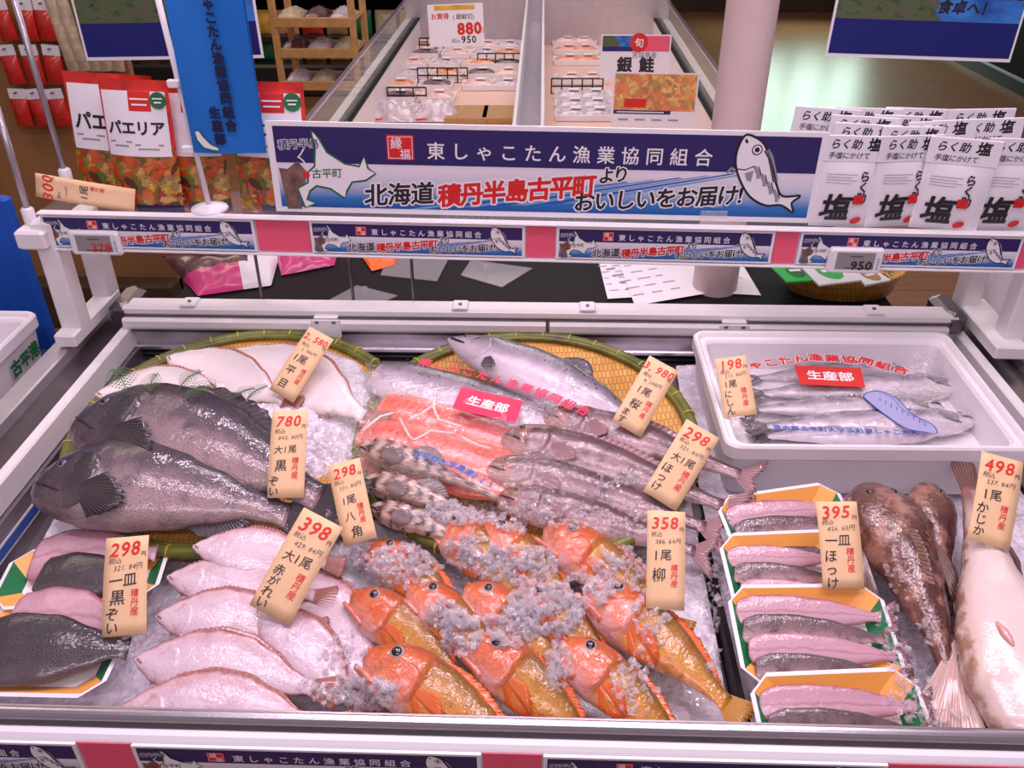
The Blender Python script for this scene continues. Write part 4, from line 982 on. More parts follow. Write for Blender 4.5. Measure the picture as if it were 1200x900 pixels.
# ---- sculpins on the right
f, t = make('sculpin', 'brown_sculpin', 'big mottled brown sculpin lying head to the back, tail at the rail', 'fish', (1016, 570), (1142, 868), .085, .05, 'sculpin', 'sculpins at the right end', 0, .13, .02, .02, 0, 2, 0, .09)
f.fin('sculpin_fin', [(.30, .0, .095), (.42, .0, .085), (.55, 0, .06)], [(.34, .03, .125), (.46, .035, .115), (.58, .03, .075)], None, 9).build('dorsal_fin', t, True)
for sg in (1, -1): f.eye(t, .10, .05*sg, .018, 'eye_black', 1, .3)
f.tail('sculpin_fin', 0, .06).build('tail_fin', t, True)
f.fin('sculpin_fin', [(.24, -.150, .0), (.33, -.145, -.01)], [(.42, -.215, -.05), (.52, -.20, -.05), (.58, -.14, -.05)]).build('pectoral_fin', t, True); f.fin('sculpin_fin', [(.24, .150, .0), (.33, .145, -.01)], [(.42, .215, -.05), (.52, .20, -.05), (.58, .14, -.05)]).build('pectoral_fin', t, True)
f, t = make('sculpin', 'brown_sculpin', 'dark sculpin mostly hidden behind the big brown one', 'fish', (1085, 568), (1118, 745), .07, .03, 'sculpin', 'sculpins at the right end', 0, .13, 0, 0, 0, 7, 0, .05)
f.tail('sculpin_fin', 0, .06).build('tail_fin', t, True); f.eye(t, .1, .05, .02, 'eye_black', 1, .3)
f, t = make('sculpin', 'brown_sculpin', 'dark speckled sculpin at the right side wall behind the 498 card', 'fish', (1150, 625), (1232, 800), .065, .04, 'sculpin', 'sculpins at the right end', 0, .13, 0, 0, 0, 9, 0, .05)
f.tail('sculpin_fin', 0, .06).build('tail_fin', t, True); f.eye(t, .1, .05, .02, 'eye_black', 1, .3)
f, t = make('belly', 'white_bellied_sculpin', 'sculpin turned belly up, white belly widening towards the rail', 'fish', (1242, 892), (1127, 540), .085, .10, 'sculpin_belly', 'sculpins at the right end', 0, .14, .03, 0, 0, 4, 0, .02)
f.tail('sculpin_fin', 0, .012).build('tail_fin', t, True)
f.fin('pale_fin', [(.40, .13, -.02), (.30, .165, -.02)], [(.16, .30, -.06), (.06, .29, -.06), (.0, .22, -.06), (.0, .14, -.03)], None, 16).build('pectoral_fin', t, True)
mb = MB(); pts = [V(f.surf(.28+.012*i, .05+.003*i, .001)) for i in range(8)]
mb.tube(pts, [.001, .004, .0055, .006, .006, .005, .004, .001], 'gill_red', 8); mb.build('vent', t, True)
# ---- foil trays
def tray_mesh(root, W, D, h=.022, cut=.028):
    def ring(i, z):
        c = cut*(1-.3*(i > 0)); return [(i+c, i, z), (W-i-c, i, z), (W-i, i+c, z), (W-i, D-i-c, z), (W-i-c, D-i, z), (i+c, D-i, z), (i, D-i-c, z), (i, i+c, z)]
    R = [ring(.022, .0), ring(0, h), ring(.006, h+.0008), ring(.030, .003)]
    mb = MB(); vs = sum(R, [])
    mb.add(vs, [(r*8+i, r*8+(i+1) % 8, r*8+8+(i+1) % 8, r*8+8+i) for r in (0, 1) for i in range(8)]+[tuple(range(7, -1, -1))], 'print_white'); mb.build('shell', root)
    for nm, ids, m in (('orange_wall', (7, 0, 1, 3, 4, 5), 'orange_print'), ('green_wall', (2,), 'green_print'), ('green_wall', (6,), 'green_print')):
        mb = MB(); mb.add(vs, [(16+i, 16+(i+1) % 8, 24+(i+1) % 8, 24+i) for i in ids], m); mb.build(nm, root)
    mb = MB().poly([p[:2] for p in R[3]], 'print_white', .0035)
    for i in range(4): mb.rect(.035+i*(W-.07)/4, D-.055, .035+(i+.55)*(W-.07)/4, D-.032, 'orange_print', .0039)
    mb.build('tray_floor', root)
def tray(label, tl, tr, hb, depth, drop, group, yaw=0):
    """tl,tr: pixels of the two back corners at height hb; the front edge is lower by drop"""
    A, B = PD(tl[0], tl[1], hb), PD(tr[0], tr[1], hb); x = (B-A).normalized(); W = (B-A).length
    y = DN.cross(x).normalized(); y = (y*depth+DN*drop).normalized(); O = A-y*depth
    M = frame(O, x, x.cross(y)); M = M @ Matrix.Translation((W/2, depth, 0)) @ Matrix.Rotation(yaw, 4, 'Z') @ Matrix.Translation((-W/2, -depth, 0))
    t = thing('foam_tray', label, 'tray', M, group); tray_mesh(t, W, depth); return t, M, W
def piece(name, label, M, kind, a, b, m, group, roll=0, bend=0, tf=.02, tail=None, seed=0, z=.0, rough=.012, fin=None):
    A = M @ V(a); B = M @ V(b); up = (M.to_3x3() @ V((0, 0, 1))).normalized()
    t = thing(name, label, 'fish fillet', frame(A, B-A, up) @ Matrix.Rotation(math.radians(roll), 4, 'X'), group)
    f = Fish(kind, (B-A).length, tf, bend); f.body(m, None, 34, 20, 0, rough, 1, seed).build('flesh' if 'flesh' in m or 'pale' in m else 'skin', t, True)
    if fin: f.tf = .12; f.tail(fin, .4, .10).build('tail_fin', t, True)
    return t
TR = [((832, 592), (972, 572), .046, 'foam tray of mackerel fillets at the back, against the white foam box', 'rear'),
      ((836, 634), (980, 628), .050, 'foam tray of mackerel fillets second from the back, under the 395 card', 'second'),
      ((846, 694), (1024, 692), .056, 'foam tray of four mackerel fillets, second from the front rail', 'third'),
      ((870, 796), (1062, 788), .062, 'foam tray of mackerel fillets nearest the front rail', 'front')]
n_ = {'rear': 'the rear tray', 'second': 'the tray under the 395 card', 'third': 'the third tray', 'front': 'the front tray'}
for k, (tl, tr, hb, lab, key) in enumerate(TR):
    D = .155 if k < 3 else .12
    t, M, W = tray(lab, tl, tr, hb, D, .026, 'foam trays of mackerel fillets')
    rows = [('fillet_flesh', 'pink'), ('fillet_skin', 'dark skinned'), ('fillet_flesh', 'pink'), ('fillet_skin', 'dark skinned')][:(4 if k < 3 else 3)]
    for j, (m, w_) in enumerate(rows):
        y = D-.042-j*.030; pos = ('nearest the back', 'second from the back', 'third from the back', 'nearest the front')[j]
        piece('mackerel_fillet', f'{w_} mackerel fillet {pos} in {n_[key]}', M, 'fillet', (.010+.003*j, y, .018+.002*j), (W-(.002 if k != 1 else .02)-.008*(j % 2), y-.012-.004*(j % 2), .018+.001*j), m, 'mackerel fillets in trays', 16, .015*(1 if j % 2 else .5), .02, None, k*4+j, 0, .015, 'hokke_fin')
# left trays with dark rockfish halves
def left_tray(label, bl, br, hb, depth, group):
    A, B = PD(bl[0], bl[1], hb), PD(br[0], br[1], hb); M = frame(A, B-A, DN) @ Matrix.Rotation(-.06, 4, 'X'); W = (B-A).length
    t = thing('foam_tray', label, 'tray', M, group); tray_mesh(t, W, depth); return M, W
M, W = left_tray('foam tray of dark rockfish halves behind, tucked under the basket', (-12, 728), (186, 712), .030, .125, 'foam trays of rockfish halves')
piece('rockfish_half', 'pink rockfish half showing flesh in the rear left tray', M, 'slab', (W*.14, .10, .022), (W*.95, .085, .03), 'fillet_flesh', 'rockfish halves in the left trays', 16, .02, .02, None, 3)
piece('rockfish_half', 'dark skinned rockfish half in the rear left tray', M, 'slab', (W*.26, .055, .034), (W*.92, .02, .034), 'dark_skin', 'rockfish halves in the left trays', 14, .02, .02, None, 5)
M, W = left_tray('foam tray of dark rockfish halves at the front left corner', (-72, 826), (120, 830), .034, .155, 'foam trays of rockfish halves')
piece('rockfish_half', 'pink rockfish half showing flesh in the front left tray', M, 'slab', (W*.18, .135, .024), (W*1.06, .105, .036), 'fillet_flesh', 'rockfish halves in the left trays', 16, .02, .02, None, 8)
piece('rockfish_half', 'big dark skinned rockfish half at the front left corner', M, 'slab', (W*.12, .06, .045), (W*1.10, .07, .036), 'dark_skin', 'rockfish halves in the left trays', 18, -.01, .02, None, 2)

# ---- white foam box of herring
def foam_box(root, W, D, H, wall=.022, rim=.012, floor=.04):
    def rr(i, z, r):
        out = []
        for cx, cy, a0 in ((W-i-r, D-i-r, 0), (i+r, D-i-r, 1), (i+r, i+r, 2), (W-i-r, i+r, 3)):
            for k in range(6): a = (a0+k/5)*PI/2; out.append((cx+r*math.cos(a), cy+r*math.sin(a), z))
        return out
    R = [rr(.016, 0, .02), rr(.007, H-.030, .022), rr(0, H-.027, .025), rr(0, H-.004, .025), rr(.003, H, .024), rr(.008, H, .022), rr(.011, H-.004, .02), rr(.013, H-.009, .02), rr(wall, H-.010, .018), rr(wall+.004, H-.016, .018), rr(wall+.010, floor, .018)]
    n = 24; vs = sum(R, []); fs = [(r*n+i, r*n+(i+1) % n, r*n+n+(i+1) % n, r*n+n+i) for r in range(len(R)-1) for i in range(n)]
    fs += [tuple(range(n-1, -1, -1)), tuple(range((len(R)-1)*n, len(R)*n))]
    return MB().add(vs, fs, 'foam')
O = V((.322, .527, RAIL-.092)); BW, BD, BH = .522, .392, .114
fbx = thing('foam_box', 'open white foam box of bagged herring at the back right of the case', 'box', frame(O, V((1, .012, 0)), V((0, -.02, 1))))
foam_box(fbx, BW, BD, BH).build('shell', fbx)
hz = lambda x, y, h: PZ(x, y, RAIL+h)
HB = thing('herring_bag', 'clear printed bag holding the herring in the white foam box', 'bag of fish', hz(960, 480, -.06))
for i, (hd, tl, z) in enumerate((((1060, 434), (868, 444), -.042), ((1128, 452), (866, 462), -.034), ((1105, 478), (862, 480), -.032), ((1142, 494), (868, 500), -.032), ((1100, 505), (874, 512), -.034))):
    A, B = hz(hd[0], hd[1], z), hz(tl[0], tl[1], z); x = B-A
    Mx = frame(A, x, V((0, 0, 1))) @ Matrix.Rotation(math.radians(-14), 4, 'X') @ Matrix.Scale(-1, 4, (0, 1, 0))
    t = thing('herring', ('silver herring rearmost in the bag in the foam box', 'silver herring behind the red label, head to the right', 'silver herring in the middle of the foam box bag', 'silver herring with its head at the right end of the bag', 'silver herring nearest the front wall of the foam box')[i], 'fish', frame(A, x, V((0, 0, 1))) @ Matrix.Rotation(math.radians(12), 4, 'X'), 'herring in the foam box')
    f = Fish('herring', x.length, .12, .01); mb = f.body('herring'); mb.v = [(p[0], -p[1], p[2]) for p in mb.v]; mb.f = [g[::-1] for g in mb.f]; mb.build('body', t, True)
    f.tail('grey_fin', .5, .1).build('tail_fin', t, True)
    p0 = f.p; f.p = [(a, -c, -b, d) for a, b, c, d in p0]; f.gill(t, 'herring', .1, .205, -.06, .07, .01); f.eye(t, .07, -.02, .018); f.mouth_slit(t, .06, .004, .02); f.dorsal('grey_fin', .45, .58, .04, .04, True).build('dorsal_fin', t, True)
film(HB, [(838, 428), (1130, 432), (1160, 508), (850, 512)], -.012, 'film', .012, 8, hz, 46, 26, .018)
film(HB, [(1070, 405), (1115, 412), (1105, 440), (1060, 436)], .0, 'film_end', .016, 11, hz, 12, 12, .01)
UPZ = V((0, 0, 1))
deckpart(path_text(MB(), '東しゃこたん漁業協同組合', [(838, 430), (880, 428), (950, 418), (1010, 422), (1066, 436)], .030, 'print_red', .006, hz, .04, .085, UPZ), 'red_lettering', HB)
label_patch(HB, [(930, 431), (1008, 434), (1014, 454), (938, 450)], -.002, 'print_red', '生産部', 'print_white', .030, hz)
deckpart(path_text(MB(), '後志郡古平町大字浜町東しゃこたん', [(905, 500), (960, 503), (1020, 505), (1078, 507)], .015, 'print_blue', -.008, hz, .03, .0, UPZ), 'blue_lettering', HB)
mb = MB(); fpts = [(1012, 463), (1030, 458), (1052, 468), (1070, 486), (1092, 497), (1098, 508), (1082, 506), (1062, 502), (1040, 488), (1022, 474)]
P_ = [hz(x, y, -.004) for x, y in smooth(fpts)]; Mf = Matrix.Translation(P_[0]); L_ = [(p.x-P_[0].x, p.y-P_[0].y) for p in P_]
mb.poly(L_, 'print_lilac', 0, 0, Mf).stroke(L_, .002, 'print_blue', .0004, Mf, True); mb.stroke([(L_[i][0]*.85, L_[i][1]*.85) for i in range(2, 18)], .0012, 'print_blue', .0004, Mf)
for i in range(9):
    q = hz(1030+i*6.6, 468+i*3.6, -.0035); mb.stroke([(q.x-P_[0].x, q.y-P_[0].y-.006), (q.x-P_[0].x+.004, q.y-P_[0].y+.006)], .0014, 'print_blue', .0006, Mf)
deckpart(mb, 'printed_fish', HB)

# ---- hand-written price cards
TILT = V((0, -.68, .73))
def price_card(label, cor, price, tax, items, lift=.012, n=TILT, stamp=True, anchor=None, psz=.40):
    bx, by = (cor[2][0]+cor[3][0])/2, (cor[2][1]+cor[3][1])/2
    a = anchor if anchor is not None else cast(bx, by)[0]+DN*lift
    if anchor is None:
        for _ in range(30):
            M, W, H = card_frame(*cor, a, n); bad = False
            for u in (.0, .5, 1):
                for v in (0, .17, .34, .5, .67, .84, 1):
                    q = M @ V((W*u, H*v, 0)); ok, loc, _n, _i, ob, _m = S.ray_cast(bpy.context.evaluated_depsgraph_get(), CAM, (q-CAM).normalized())
                    if ok and (loc-CAM).length < (q-CAM).length+.002: bad = True
            if not bad: break
            a = a+(CAM-a).normalized()*.005
    M, W, H = card_frame(*cor, a, n)
    t = thing('price_card', label, 'price card', M, 'hand-written price cards')
    def fn(u, v): return (u*W, v*H, .0022*math.sin(PI*v)*H/.12+.0008*math.sin(5*u+3*v))
    mb = MB().grid(fn, 4, 8, 'tag_paper'); mb.v += [(p[0], p[1], p[2]-.0007) for p in mb.v]; mb.uv += mb.uv; k = len(mb.v)//2
    mb.f += [tuple(k+i for i in g[::-1]) for g in mb.f]; mb.m += mb.m; 
    e = [0, 1, 2, 3, 4]+[5*j+4 for j in range(1, 9)]+[43, 42, 41, 40]+[5*j for j in range(7, 0, -1)]
    for i in range(len(e)): q, r = e[i], e[(i+1) % len(e)]; mb.f.append((q, k+q, k+r, r)); mb.m.append(0)
    mb.build('card', t, True)
    def fit(mb): mb.v = [(x, y, fn(x/W, y/H)[2]+.0007+z) for x, y, z in mb.v]; return mb
    s = min(W*psz*1.0, H*.22); wd = len(price)*.56*s
    mb = MB().text(price, (W-wd)/2-.04*W, H*.875, s*1.08, 'ink_red', 0, .018, .04, shear=.18, jit=.06); mb.text('円', W*.84, H*.815, W*.12, 'ink_black', 0, .01)
    fit(mb).build('price_numerals', t)
    mb = MB().text('税込', W*.10, H*.755, W*.15, 'ink_grey', 0, .0, .05, shear=.2, jit=.08).text(tax+'円', W*.22, H*.68, W*.155, 'ink_grey', 0, 0, .06, shear=.2, jit=.08)
    for tx, x, y, sz, vert in items: mb.text(tx, W*x, H*y, W*sz*.96, 'ink_black', 0, .008, .06 if not vert else 0, vert, .98, .1, 1, .07)
    fit(mb).build('handwriting', t)
    if stamp: fit(MB().text('積丹産', W*.72, H*.42, W*.20, 'ink_red', 0, .01, 0, True, 1.0, .05, 1, .05)).build('origin_stamp', t)
    return t
price_card('2,580 yen card leaning on the pale flatfish in the left basket', ((388, 405), (418, 421), (343, 472), (316, 456)), '2,580', '2,786', [('1尾', .12, .55, .34, 0), ('平', .12, .36, .36, 0), ('目', .14, .16, .36, 0)], .02, psz=.30)
price_card('780 yen card standing between the dark rockfish and the ice', ((341, 481), (381, 485), (357, 581), (312, 586)), '780', '842.40', [('大1尾', .12, .54, .26, 0), ('黒', .16, .36, .36, 0), ('ぞい', .16, .19, .30, 1)], .012)
price_card('298 yen card for the poacher fish, partly under the 398 card', ((374, 547), (413, 541), (441, 628), (404, 642)), '298', '321.84', [('1尾', .2, .52, .30, 0), ('八', .2, .32, .34, 0), ('角', .3, .13, .36, 0)], .02)
price_card('398 yen card slanting over the white flatfish pile', ((391, 623), (437, 646), (339, 735), (292, 708)), '398', '429.84', [('大1尾', .12, .55, .28, 0), ('赤がれい', .22, .40, .27, 1)], .012)
price_card('298 yen card on the dark rockfish trays at the left', ((144, 631), (191, 627), (173, 743), (118, 747)), '298', '321.84', [('一皿', .12, .55, .34, 0), ('黒', .16, .38, .36, 0), ('ぞい', .22, .22, .32, 1)], .014)
price_card('3,980 yen card on the whole silver salmon', ((758, 416), (792, 432), (751, 514), (717, 492)), '3,980', '4,298', [('1尾', .16, .54, .32, 0), ('桜', .18, .34, .36, 0), ('ます', .22, .20, .28, 1)], .012, psz=.33)
price_card('298 yen card on the brownish-pink whole mackerel', ((807, 491), (840, 513), (795, 600), (751, 575)), '298', '321.84', [('大1尾', .14, .54, .28, 0), ('ほっけ', .22, .38, .30, 1)], .012)
price_card('358 yen card standing in the ice behind the orange rockfish', ((760, 598), (805, 600), (802, 716), (757, 713)), '358', '386.64', [('1尾', .16, .54, .34, 0), ('柳', .12, .34, .42, 0)], .012)
price_card('198 yen card on the herring bag in the foam box', ((834, 421), (872, 417), (887, 485), (850, 490)), '198', '213.84', [('1尾', .14, .54, .28, 0), ('にしん', .22, .38, .28, 1)], .012)
price_card('395 yen card standing on the mackerel fillet trays', ((965, 588), (1012, 588), (1014, 690), (964, 690)), '395', '426.60', [('一皿', .12, .54, .34, 0), ('ほっけ', .24, .37, .34, 1)], .014)
price_card('498 yen card leaning on the sculpins at the right', ((1144, 528), (1193, 539), (1183, 647), (1133, 630)), '498', '537.84', [('1尾', .16, .54, .32, 0), ('かじか', .22, .38, .30, 1)], .014)
price_card('hand-written price card lying on its side at the left end of the shelf', ((43, 247), (43, 219), (158, 222), (158, 249)), '300', '324', [('1尾', .2, .50, .42, 0)], 0, V((0, -1, .25)), True, PY(100, 248, rY(100)+.02), .6)

# ---- fern leaves
def fern(label, px, py, ang, ln, lean=.12):
    p, nrm = cast(px, py); t = MB(); d = V((math.cos(ang), math.sin(ang), lean)).normalized(); s_ = d.cross(V((0, 0, 1))).normalized(); n = s_.cross(d).normalized(); n = n if n.z > 0 else -n
    B = p+V((0, 0, .004)); stem = [B+d*ln*u+n*ln*.12*math.sin(PI*u) for u in [i/10 for i in range(11)]]
    t.tube(stem, [.0012*(1-.6*i/10) for i in range(11)], 'fern', 5)
    for i in range(1, 11):
        u = i/11; q = B+d*ln*u+n*ln*.12*math.sin(PI*u); w_ = ln*.52*(1-u)**.85+ln*.03
        for sg in (1, -1):
            e = (s_*sg*.75+d*.66).normalized(); k = max(2, int(w_/ln*13))
            for j in range(k):
                c = q+e*w_*(j+.4)/k+n*.0008*j; r = ln*.045*(1-.45*j/k)
                for g in (e, (e*.6+d*.8).normalized(), (e*.8-d*.5).normalized()):
                    h_ = g.cross(n)
                    t.add([c, c+g*r*.8+h_*r*.32, c+g*r*1.7, c+g*r*.8-h_*r*.32], [(0, 1, 2), (0, 2, 3)], 'fern')
    return tag(t.build('fern_leaf', None, False), label, 'leaf', 'fern leaves on the fish')
for a in (('largest fern leaf on the ice above the rear dark rockfish', 150, 462, 2.2, .075), ('fern leaf beside the largest one, pointing back', 176, 462, 1.7, .05), ('fern leaf in the middle of the white ice, pointing up', 210, 458, 1.1, .055), ('fern leaf on the ice slanting right, below the pale flatfish', 214, 468, .5, .06), ('fern leaf beside the orange fin on the ice', 274, 468, .6, .04), ('small fern leaf right of the orange fin', 290, 470, .9, .045), ('dark fern leaf upright behind the salmon bag', 478, 424, 2.0, .075)):
    fern(*a)
# ------------------------------------------------------------------ goods on the shelf
def shelf_local(px, py, y): return SFI @ PY(px, py, (SF @ V((rx(px), y, 0))).y)
def pouch(label, tl, tr, br, bl, y, txt=True, badge=True):
    Yp = (SF @ V((rx(min(max(bl[0], 63), 1190)), y, 0))).y
    M, W, H = card_frame(tl, tr, br, bl, V((0, Yp, RAIL+.3)), V((.0, -1, .10)))
    t = thing('paella_pouch', label, 'food pouch', M, 'red paella pouches on the shelf')
    bul = lambda u, v: .016*(max(0, math.sin(PI*u))**.6)*(max(0, math.sin(PI*min(1, v*1.02+.02)))**.6)*(1.35-.7*v)
    def strip(v0, v1, m, nm, sg=1, off=0, u0=0, u1=1):
        fn = lambda a, b: (W*(u0+(u1-u0)*a), H*(v0+(v1-v0)*b), sg*bul(u0+(u1-u0)*a, v0+(v1-v0)*b)+off)
        mb = MB().grid(fn, 16, 12, m)
        if sg < 0: mb.f = [g[::-1] for g in mb.f]
        mb.build(nm, t, True)
    strip(0, 1, 'red_pack', 'back_panel', -1); strip(0, .52, 'food_print', 'food_photo'); strip(.52, 1, 'red_pack', 'red_top')
    strip(.45, .92, 'print_white', 'white_label', 1, .0008, .03, .95)
    strip(.0, .07, 'print_navy', 'navy_foot', 1, .0008, .3, 1)
    strip(.78, .92, 'print_red', 'red_flash', 1, .0014, .42, .74)
    def fit(mb): mb.v = [(x, y_, bul(x/W, y_/H)+.002+z) for x, y_, z in mb.v]; return mb
    s = W*.215
    if txt:
        fit(MB().text('パエリア', W*.07, H*.66, s, 'print_black', 0, .03, .0, pitch=.97)).build('product_name', t)
        mb = MB()
        for x_, y_, w_, m_, z_ in ((.08, .55, .34, 'print_grey', 0), (.14, .52, .22, 'print_grey', 0), (.46, .53, .40, 'print_grey', 0), (.50, .50, .30, 'print_grey', 0), (.45, .86, .26, 'print_white', .001), (.47, .82, .22, 'print_white', .001)): mb.rect(W*x_, H*y_, W*(x_+w_), H*(y_+.012), m_, z_)
        fit(mb).build('small_print', t)
    if badge:
        mb = MB(); c = (W*.85, H*.86); mb.poly([(c[0]+W*.115*math.cos(a*PI/12), c[1]+W*.115*math.sin(a*PI/12)) for a in range(24)], 'print_green', .0015)
        mb.rect(c[0]-W*.07, c[1]+H*.008, c[0]+W*.07, c[1]+H*.018, 'print_white', .003).rect(c[0]-W*.05, c[1]-H*.02, c[0]+W*.05, c[1]-H*.008, 'print_white', .003); mb = fit(mb); mb.build('green_badge', t)
pouch('red paella pouch at the left, half behind its neighbour', (62, 82), (168, 89), (196, 246), (100, 240), .085, True, False)
pouch('red paella pouch in front, white label and green badge in full view', (122, 90), (206, 97), (216, 249), (142, 249), .045)
pouch('red paella pouch behind the white banner pole', (190, 96), (268, 98), (272, 247), (204, 246), .075, False, False)
pouch('red paella pouch between the blue banner and the big banner board', (274, 94), (364, 98), (368, 250), (284, 249), .075, True, True)

# salt packets
SALTLOW = []; saltroot = None; SALTH = PY(1000, 158, (SF @ V((rx(1000), .03, 0))).y).z-(SF @ V((rx(1000), .03, .0725))).z
def salt(label, tl, tr, bl, y, lean=.05, rot=0):
    global saltroot, SWD
    Yp = (SF @ V((rx(min(tl[0], 1190)), y, 0))).y
    A = PY(tl[0], tl[1], Yp); B = PY(tr[0], tr[1], Yp); x = (B-A); x.y += rot; x.normalize(); W = .118; H = SALTH
    up = V((0, lean, 1)).normalized(); up = (up-x*up.dot(x)).normalized(); O = A-up*H; O += up*((SF @ V((rx(min(tl[0], 1190)), y, .0725))).z-O.z)*(1 if y < .05 else 0)
    if y >= .05: SALTLOW.append(O.z)
    M = Matrix.Identity(4); z = x.cross(up)
    for i in range(3): M[i][0], M[i][1], M[i][2], M[i][3] = x[i], up[i], z[i], O[i]
    if saltroot is not None:
        c = dup(saltroot, M, label); return c
    t = saltroot = thing('salt_packet', label, 'salt packet', M, 'white salt packets on the shelf')
    bul = lambda u, v: .012*(max(0, math.sin(PI*u))**.7)*(max(0, math.sin(PI*min(1, v/.72)))**.7) if v < .72 else 0
    for sg in (1, -1):
        mb = MB().grid(lambda a, b: (W*a, H*b*.74, sg*bul(a, b*.74)), 14, 14, 'paper_white' if sg > 0 else 'clear_plastic')
        if sg < 0: mb.f = [g[::-1] for g in mb.f]
        mb.build('pouch' if sg > 0 else 'back_film', t, True)
    mb = MB().grid(lambda a, b: (W*(.03+.94*a), H*(.02+.70*b), bul(.03+.94*a, .02+.70*b)+.0016), 12, 12, 'clear_plastic'); mb.build('film', t, True)
    MB().box((W/2, H*.86, 0), (W*1.03, H*.28, .004), 'paper_white', None, .001).build('header_card', t)
    MB().text('らく助', W*.10, H*.91, W*.16, 'print_black', .0026, .02, shear=.2, jit=.06).text('塩', W*.66, H*.91, W*.21, 'print_black', .0026, .03, shear=.1).text('手塩にかけて', W*.10, H*.79, W*.105, 'print_black', .0026, .01, shear=.15, jit=.05).build('header_writing', t)
    fit = lambda mb: setattr(mb, 'v', [(x_, y_, bul(x_/W, y_/H)+.0026+z_) for x_, y_, z_ in mb.v]) or mb
    fit(MB().text('塩', W*.12, H*.23, W*.46, 'print_black', 0, .03, .03, shear=.12)).build('brush_character', t)
    fit(MB().text('らく助', W*.70, H*.58, W*.17, 'print_black', 0, .03, 0, True, .95)).build('side_writing', t)
    mb = MB()
    for i in range(4): mb.rect(W*.12, H*(.50+i*.03), W*(.5+.08*(i % 2)), H*(.507+i*.03), 'print_grey', 0)
    fit(mb).build('fine_print', t)
    mb = MB().rect(W*.58, H*.28, W*.74, H*.38, 'print_red', .0004)
    mb.poly([(W*.70+W*.085*math.cos(a*PI/8), H*.09+H*.042*math.sin(a*PI/8+.3)) for a in range(16)], 'print_red', .0004); fit(mb).build('red_seals', t)
for a in (('salt packet at the left of the front row, beside the banner board', (968, 157), (1037, 159), None, .03), ('salt packet second from the left in the front row', (1034, 166), (1102, 168), None, .026, .05, .02), ('salt packet third in the front row, overlapping its left neighbour', (1091, 166), (1157, 168), None, .034, .05, -.02), ('salt packet at the right end of the front row', (1160, 166), (1232, 168), None, .03),
          ('salt packet tilted at the left end of the rear rows', (934, 124), (980, 127), None, .105, .02, .0), ('salt packet just behind the leftmost front packet', (980, 143), (1036, 146), None, .055), ('salt packet behind the second front packet', (1036, 148), (1100, 150), None, .052, .06, .01), ('salt packet in the third row behind the left pair', (976, 134), (1040, 136), None, .075, .05, -.01), ('salt packet in the third row, middle of the rear packs', (1026, 134), (1088, 136), None, .078), ('salt packet in the rearmost row at its left', (982, 125), (1040, 127), None, .108), ('salt packet in the rearmost row near the middle', (1040, 125), (1090, 127), None, .112), ('salt packet in the rearmost row standing apart at the right', (1113, 128), (1170, 127), None, .108, .02), ('salt packet behind the third front packet, white and upright', (1122, 140), (1184, 138), None, .072), ('salt packet behind the middle front packets, tilted back', (1066, 143), (1124, 140), None, .066, .08)):
    salt(*a)

x0, x1 = rx(958), rx(1180); zt = min((SFI @ V((1, .9, z))).z for z in SALTLOW)
tag(MB().box(((x0+x1)/2, .090, (.0725+zt)/2), (x1-x0, .075, max(.006, zt-.0735)), 'paper_white', None, .001).build('packet_riser', None, False, SF), 'low white riser under the rear rows of salt packets', 'riser')
# blue vertical banner on a white pole
t = thing('banner_pole', 'white pole with a round foot holding the blue vertical banner', 'pole', PY(246, 246, rY(240)+.03))
b = PY(246, 246, rY(240)+.03); b = V((b.x, b.y, (SF @ V((rx(246), 0, .073))).z)); bi = Matrix.Translation(-b)
p0 = b+V((0, 0, .01)); ptop = PY(178, -30, b.y)
MB().tube([p0, p0.lerp(ptop, .5), ptop], .0052, 'white_plastic', 10, bi).build('pole', t, True)
MB().lathe([(0, .013), (.012, .012), (.034, .006), (.036, 0), (0, 0)], 'white_plastic', 24).build('foot', t, True)
for px, py in ((205, 97), (222, 174)):
    q = PY(px, py, b.y); MB().box((q.x, q.y-.006, q.z), (.022, .012, .014), 'white_plastic', bi, .002).build('clip', t)
M, W, H = card_frame((188, -40), (290, -40), (308, 181), (231, 178), V((0, b.y-.012, RAIL+.5)), V((0, -1, .0)))
t = thing('vertical_banner', 'blue vertical banner with dark co-operative name hanging on the white pole', 'banner', M)
def fn(u, v): return (W*u, H*v, .004*math.sin(u*5+v*3))
MB().grid(fn, 10, 20, 'banner_blue').build('cloth', t, True)
MB().rect(0, 0, W, H, 'banner_blue', -.006, .001).build('backing', t)
MI = M.inverted()
def bl(px, py): q = MI @ PY(px, py, b.y-.012); return q.x, q.y
mb = MB(); k = W/85
for i, c in enumerate('東しゃこたん漁業協同組合'): x, y = bl(244+(i-2)*3.0, 4+(i-2)*15.8); mb.text(c, x-6*k, y, 13.5*k, 'banner_text', .006, .05)
mb.build('co_operative_name', t); mb = MB()
for i, c in enumerate('生産部'): x, y = bl(252+i*3.2, 131+i*15.4); mb.text(c, x-6*k, y, 13.5*k, 'banner_text', .006, .05)
mb.build('section_name', t)
mb = MB(); pts = [bl(x, y) for x, y in ((229, 153), (234, 152), (240, 160), (248, 168), (257, 172), (258, 176), (250, 175), (240, 172), (232, 163))]
mb.poly(pts, 'print_white', .005).stroke(pts, .002, 'print_green', .0055, None, True).build('fish_emblem', t)

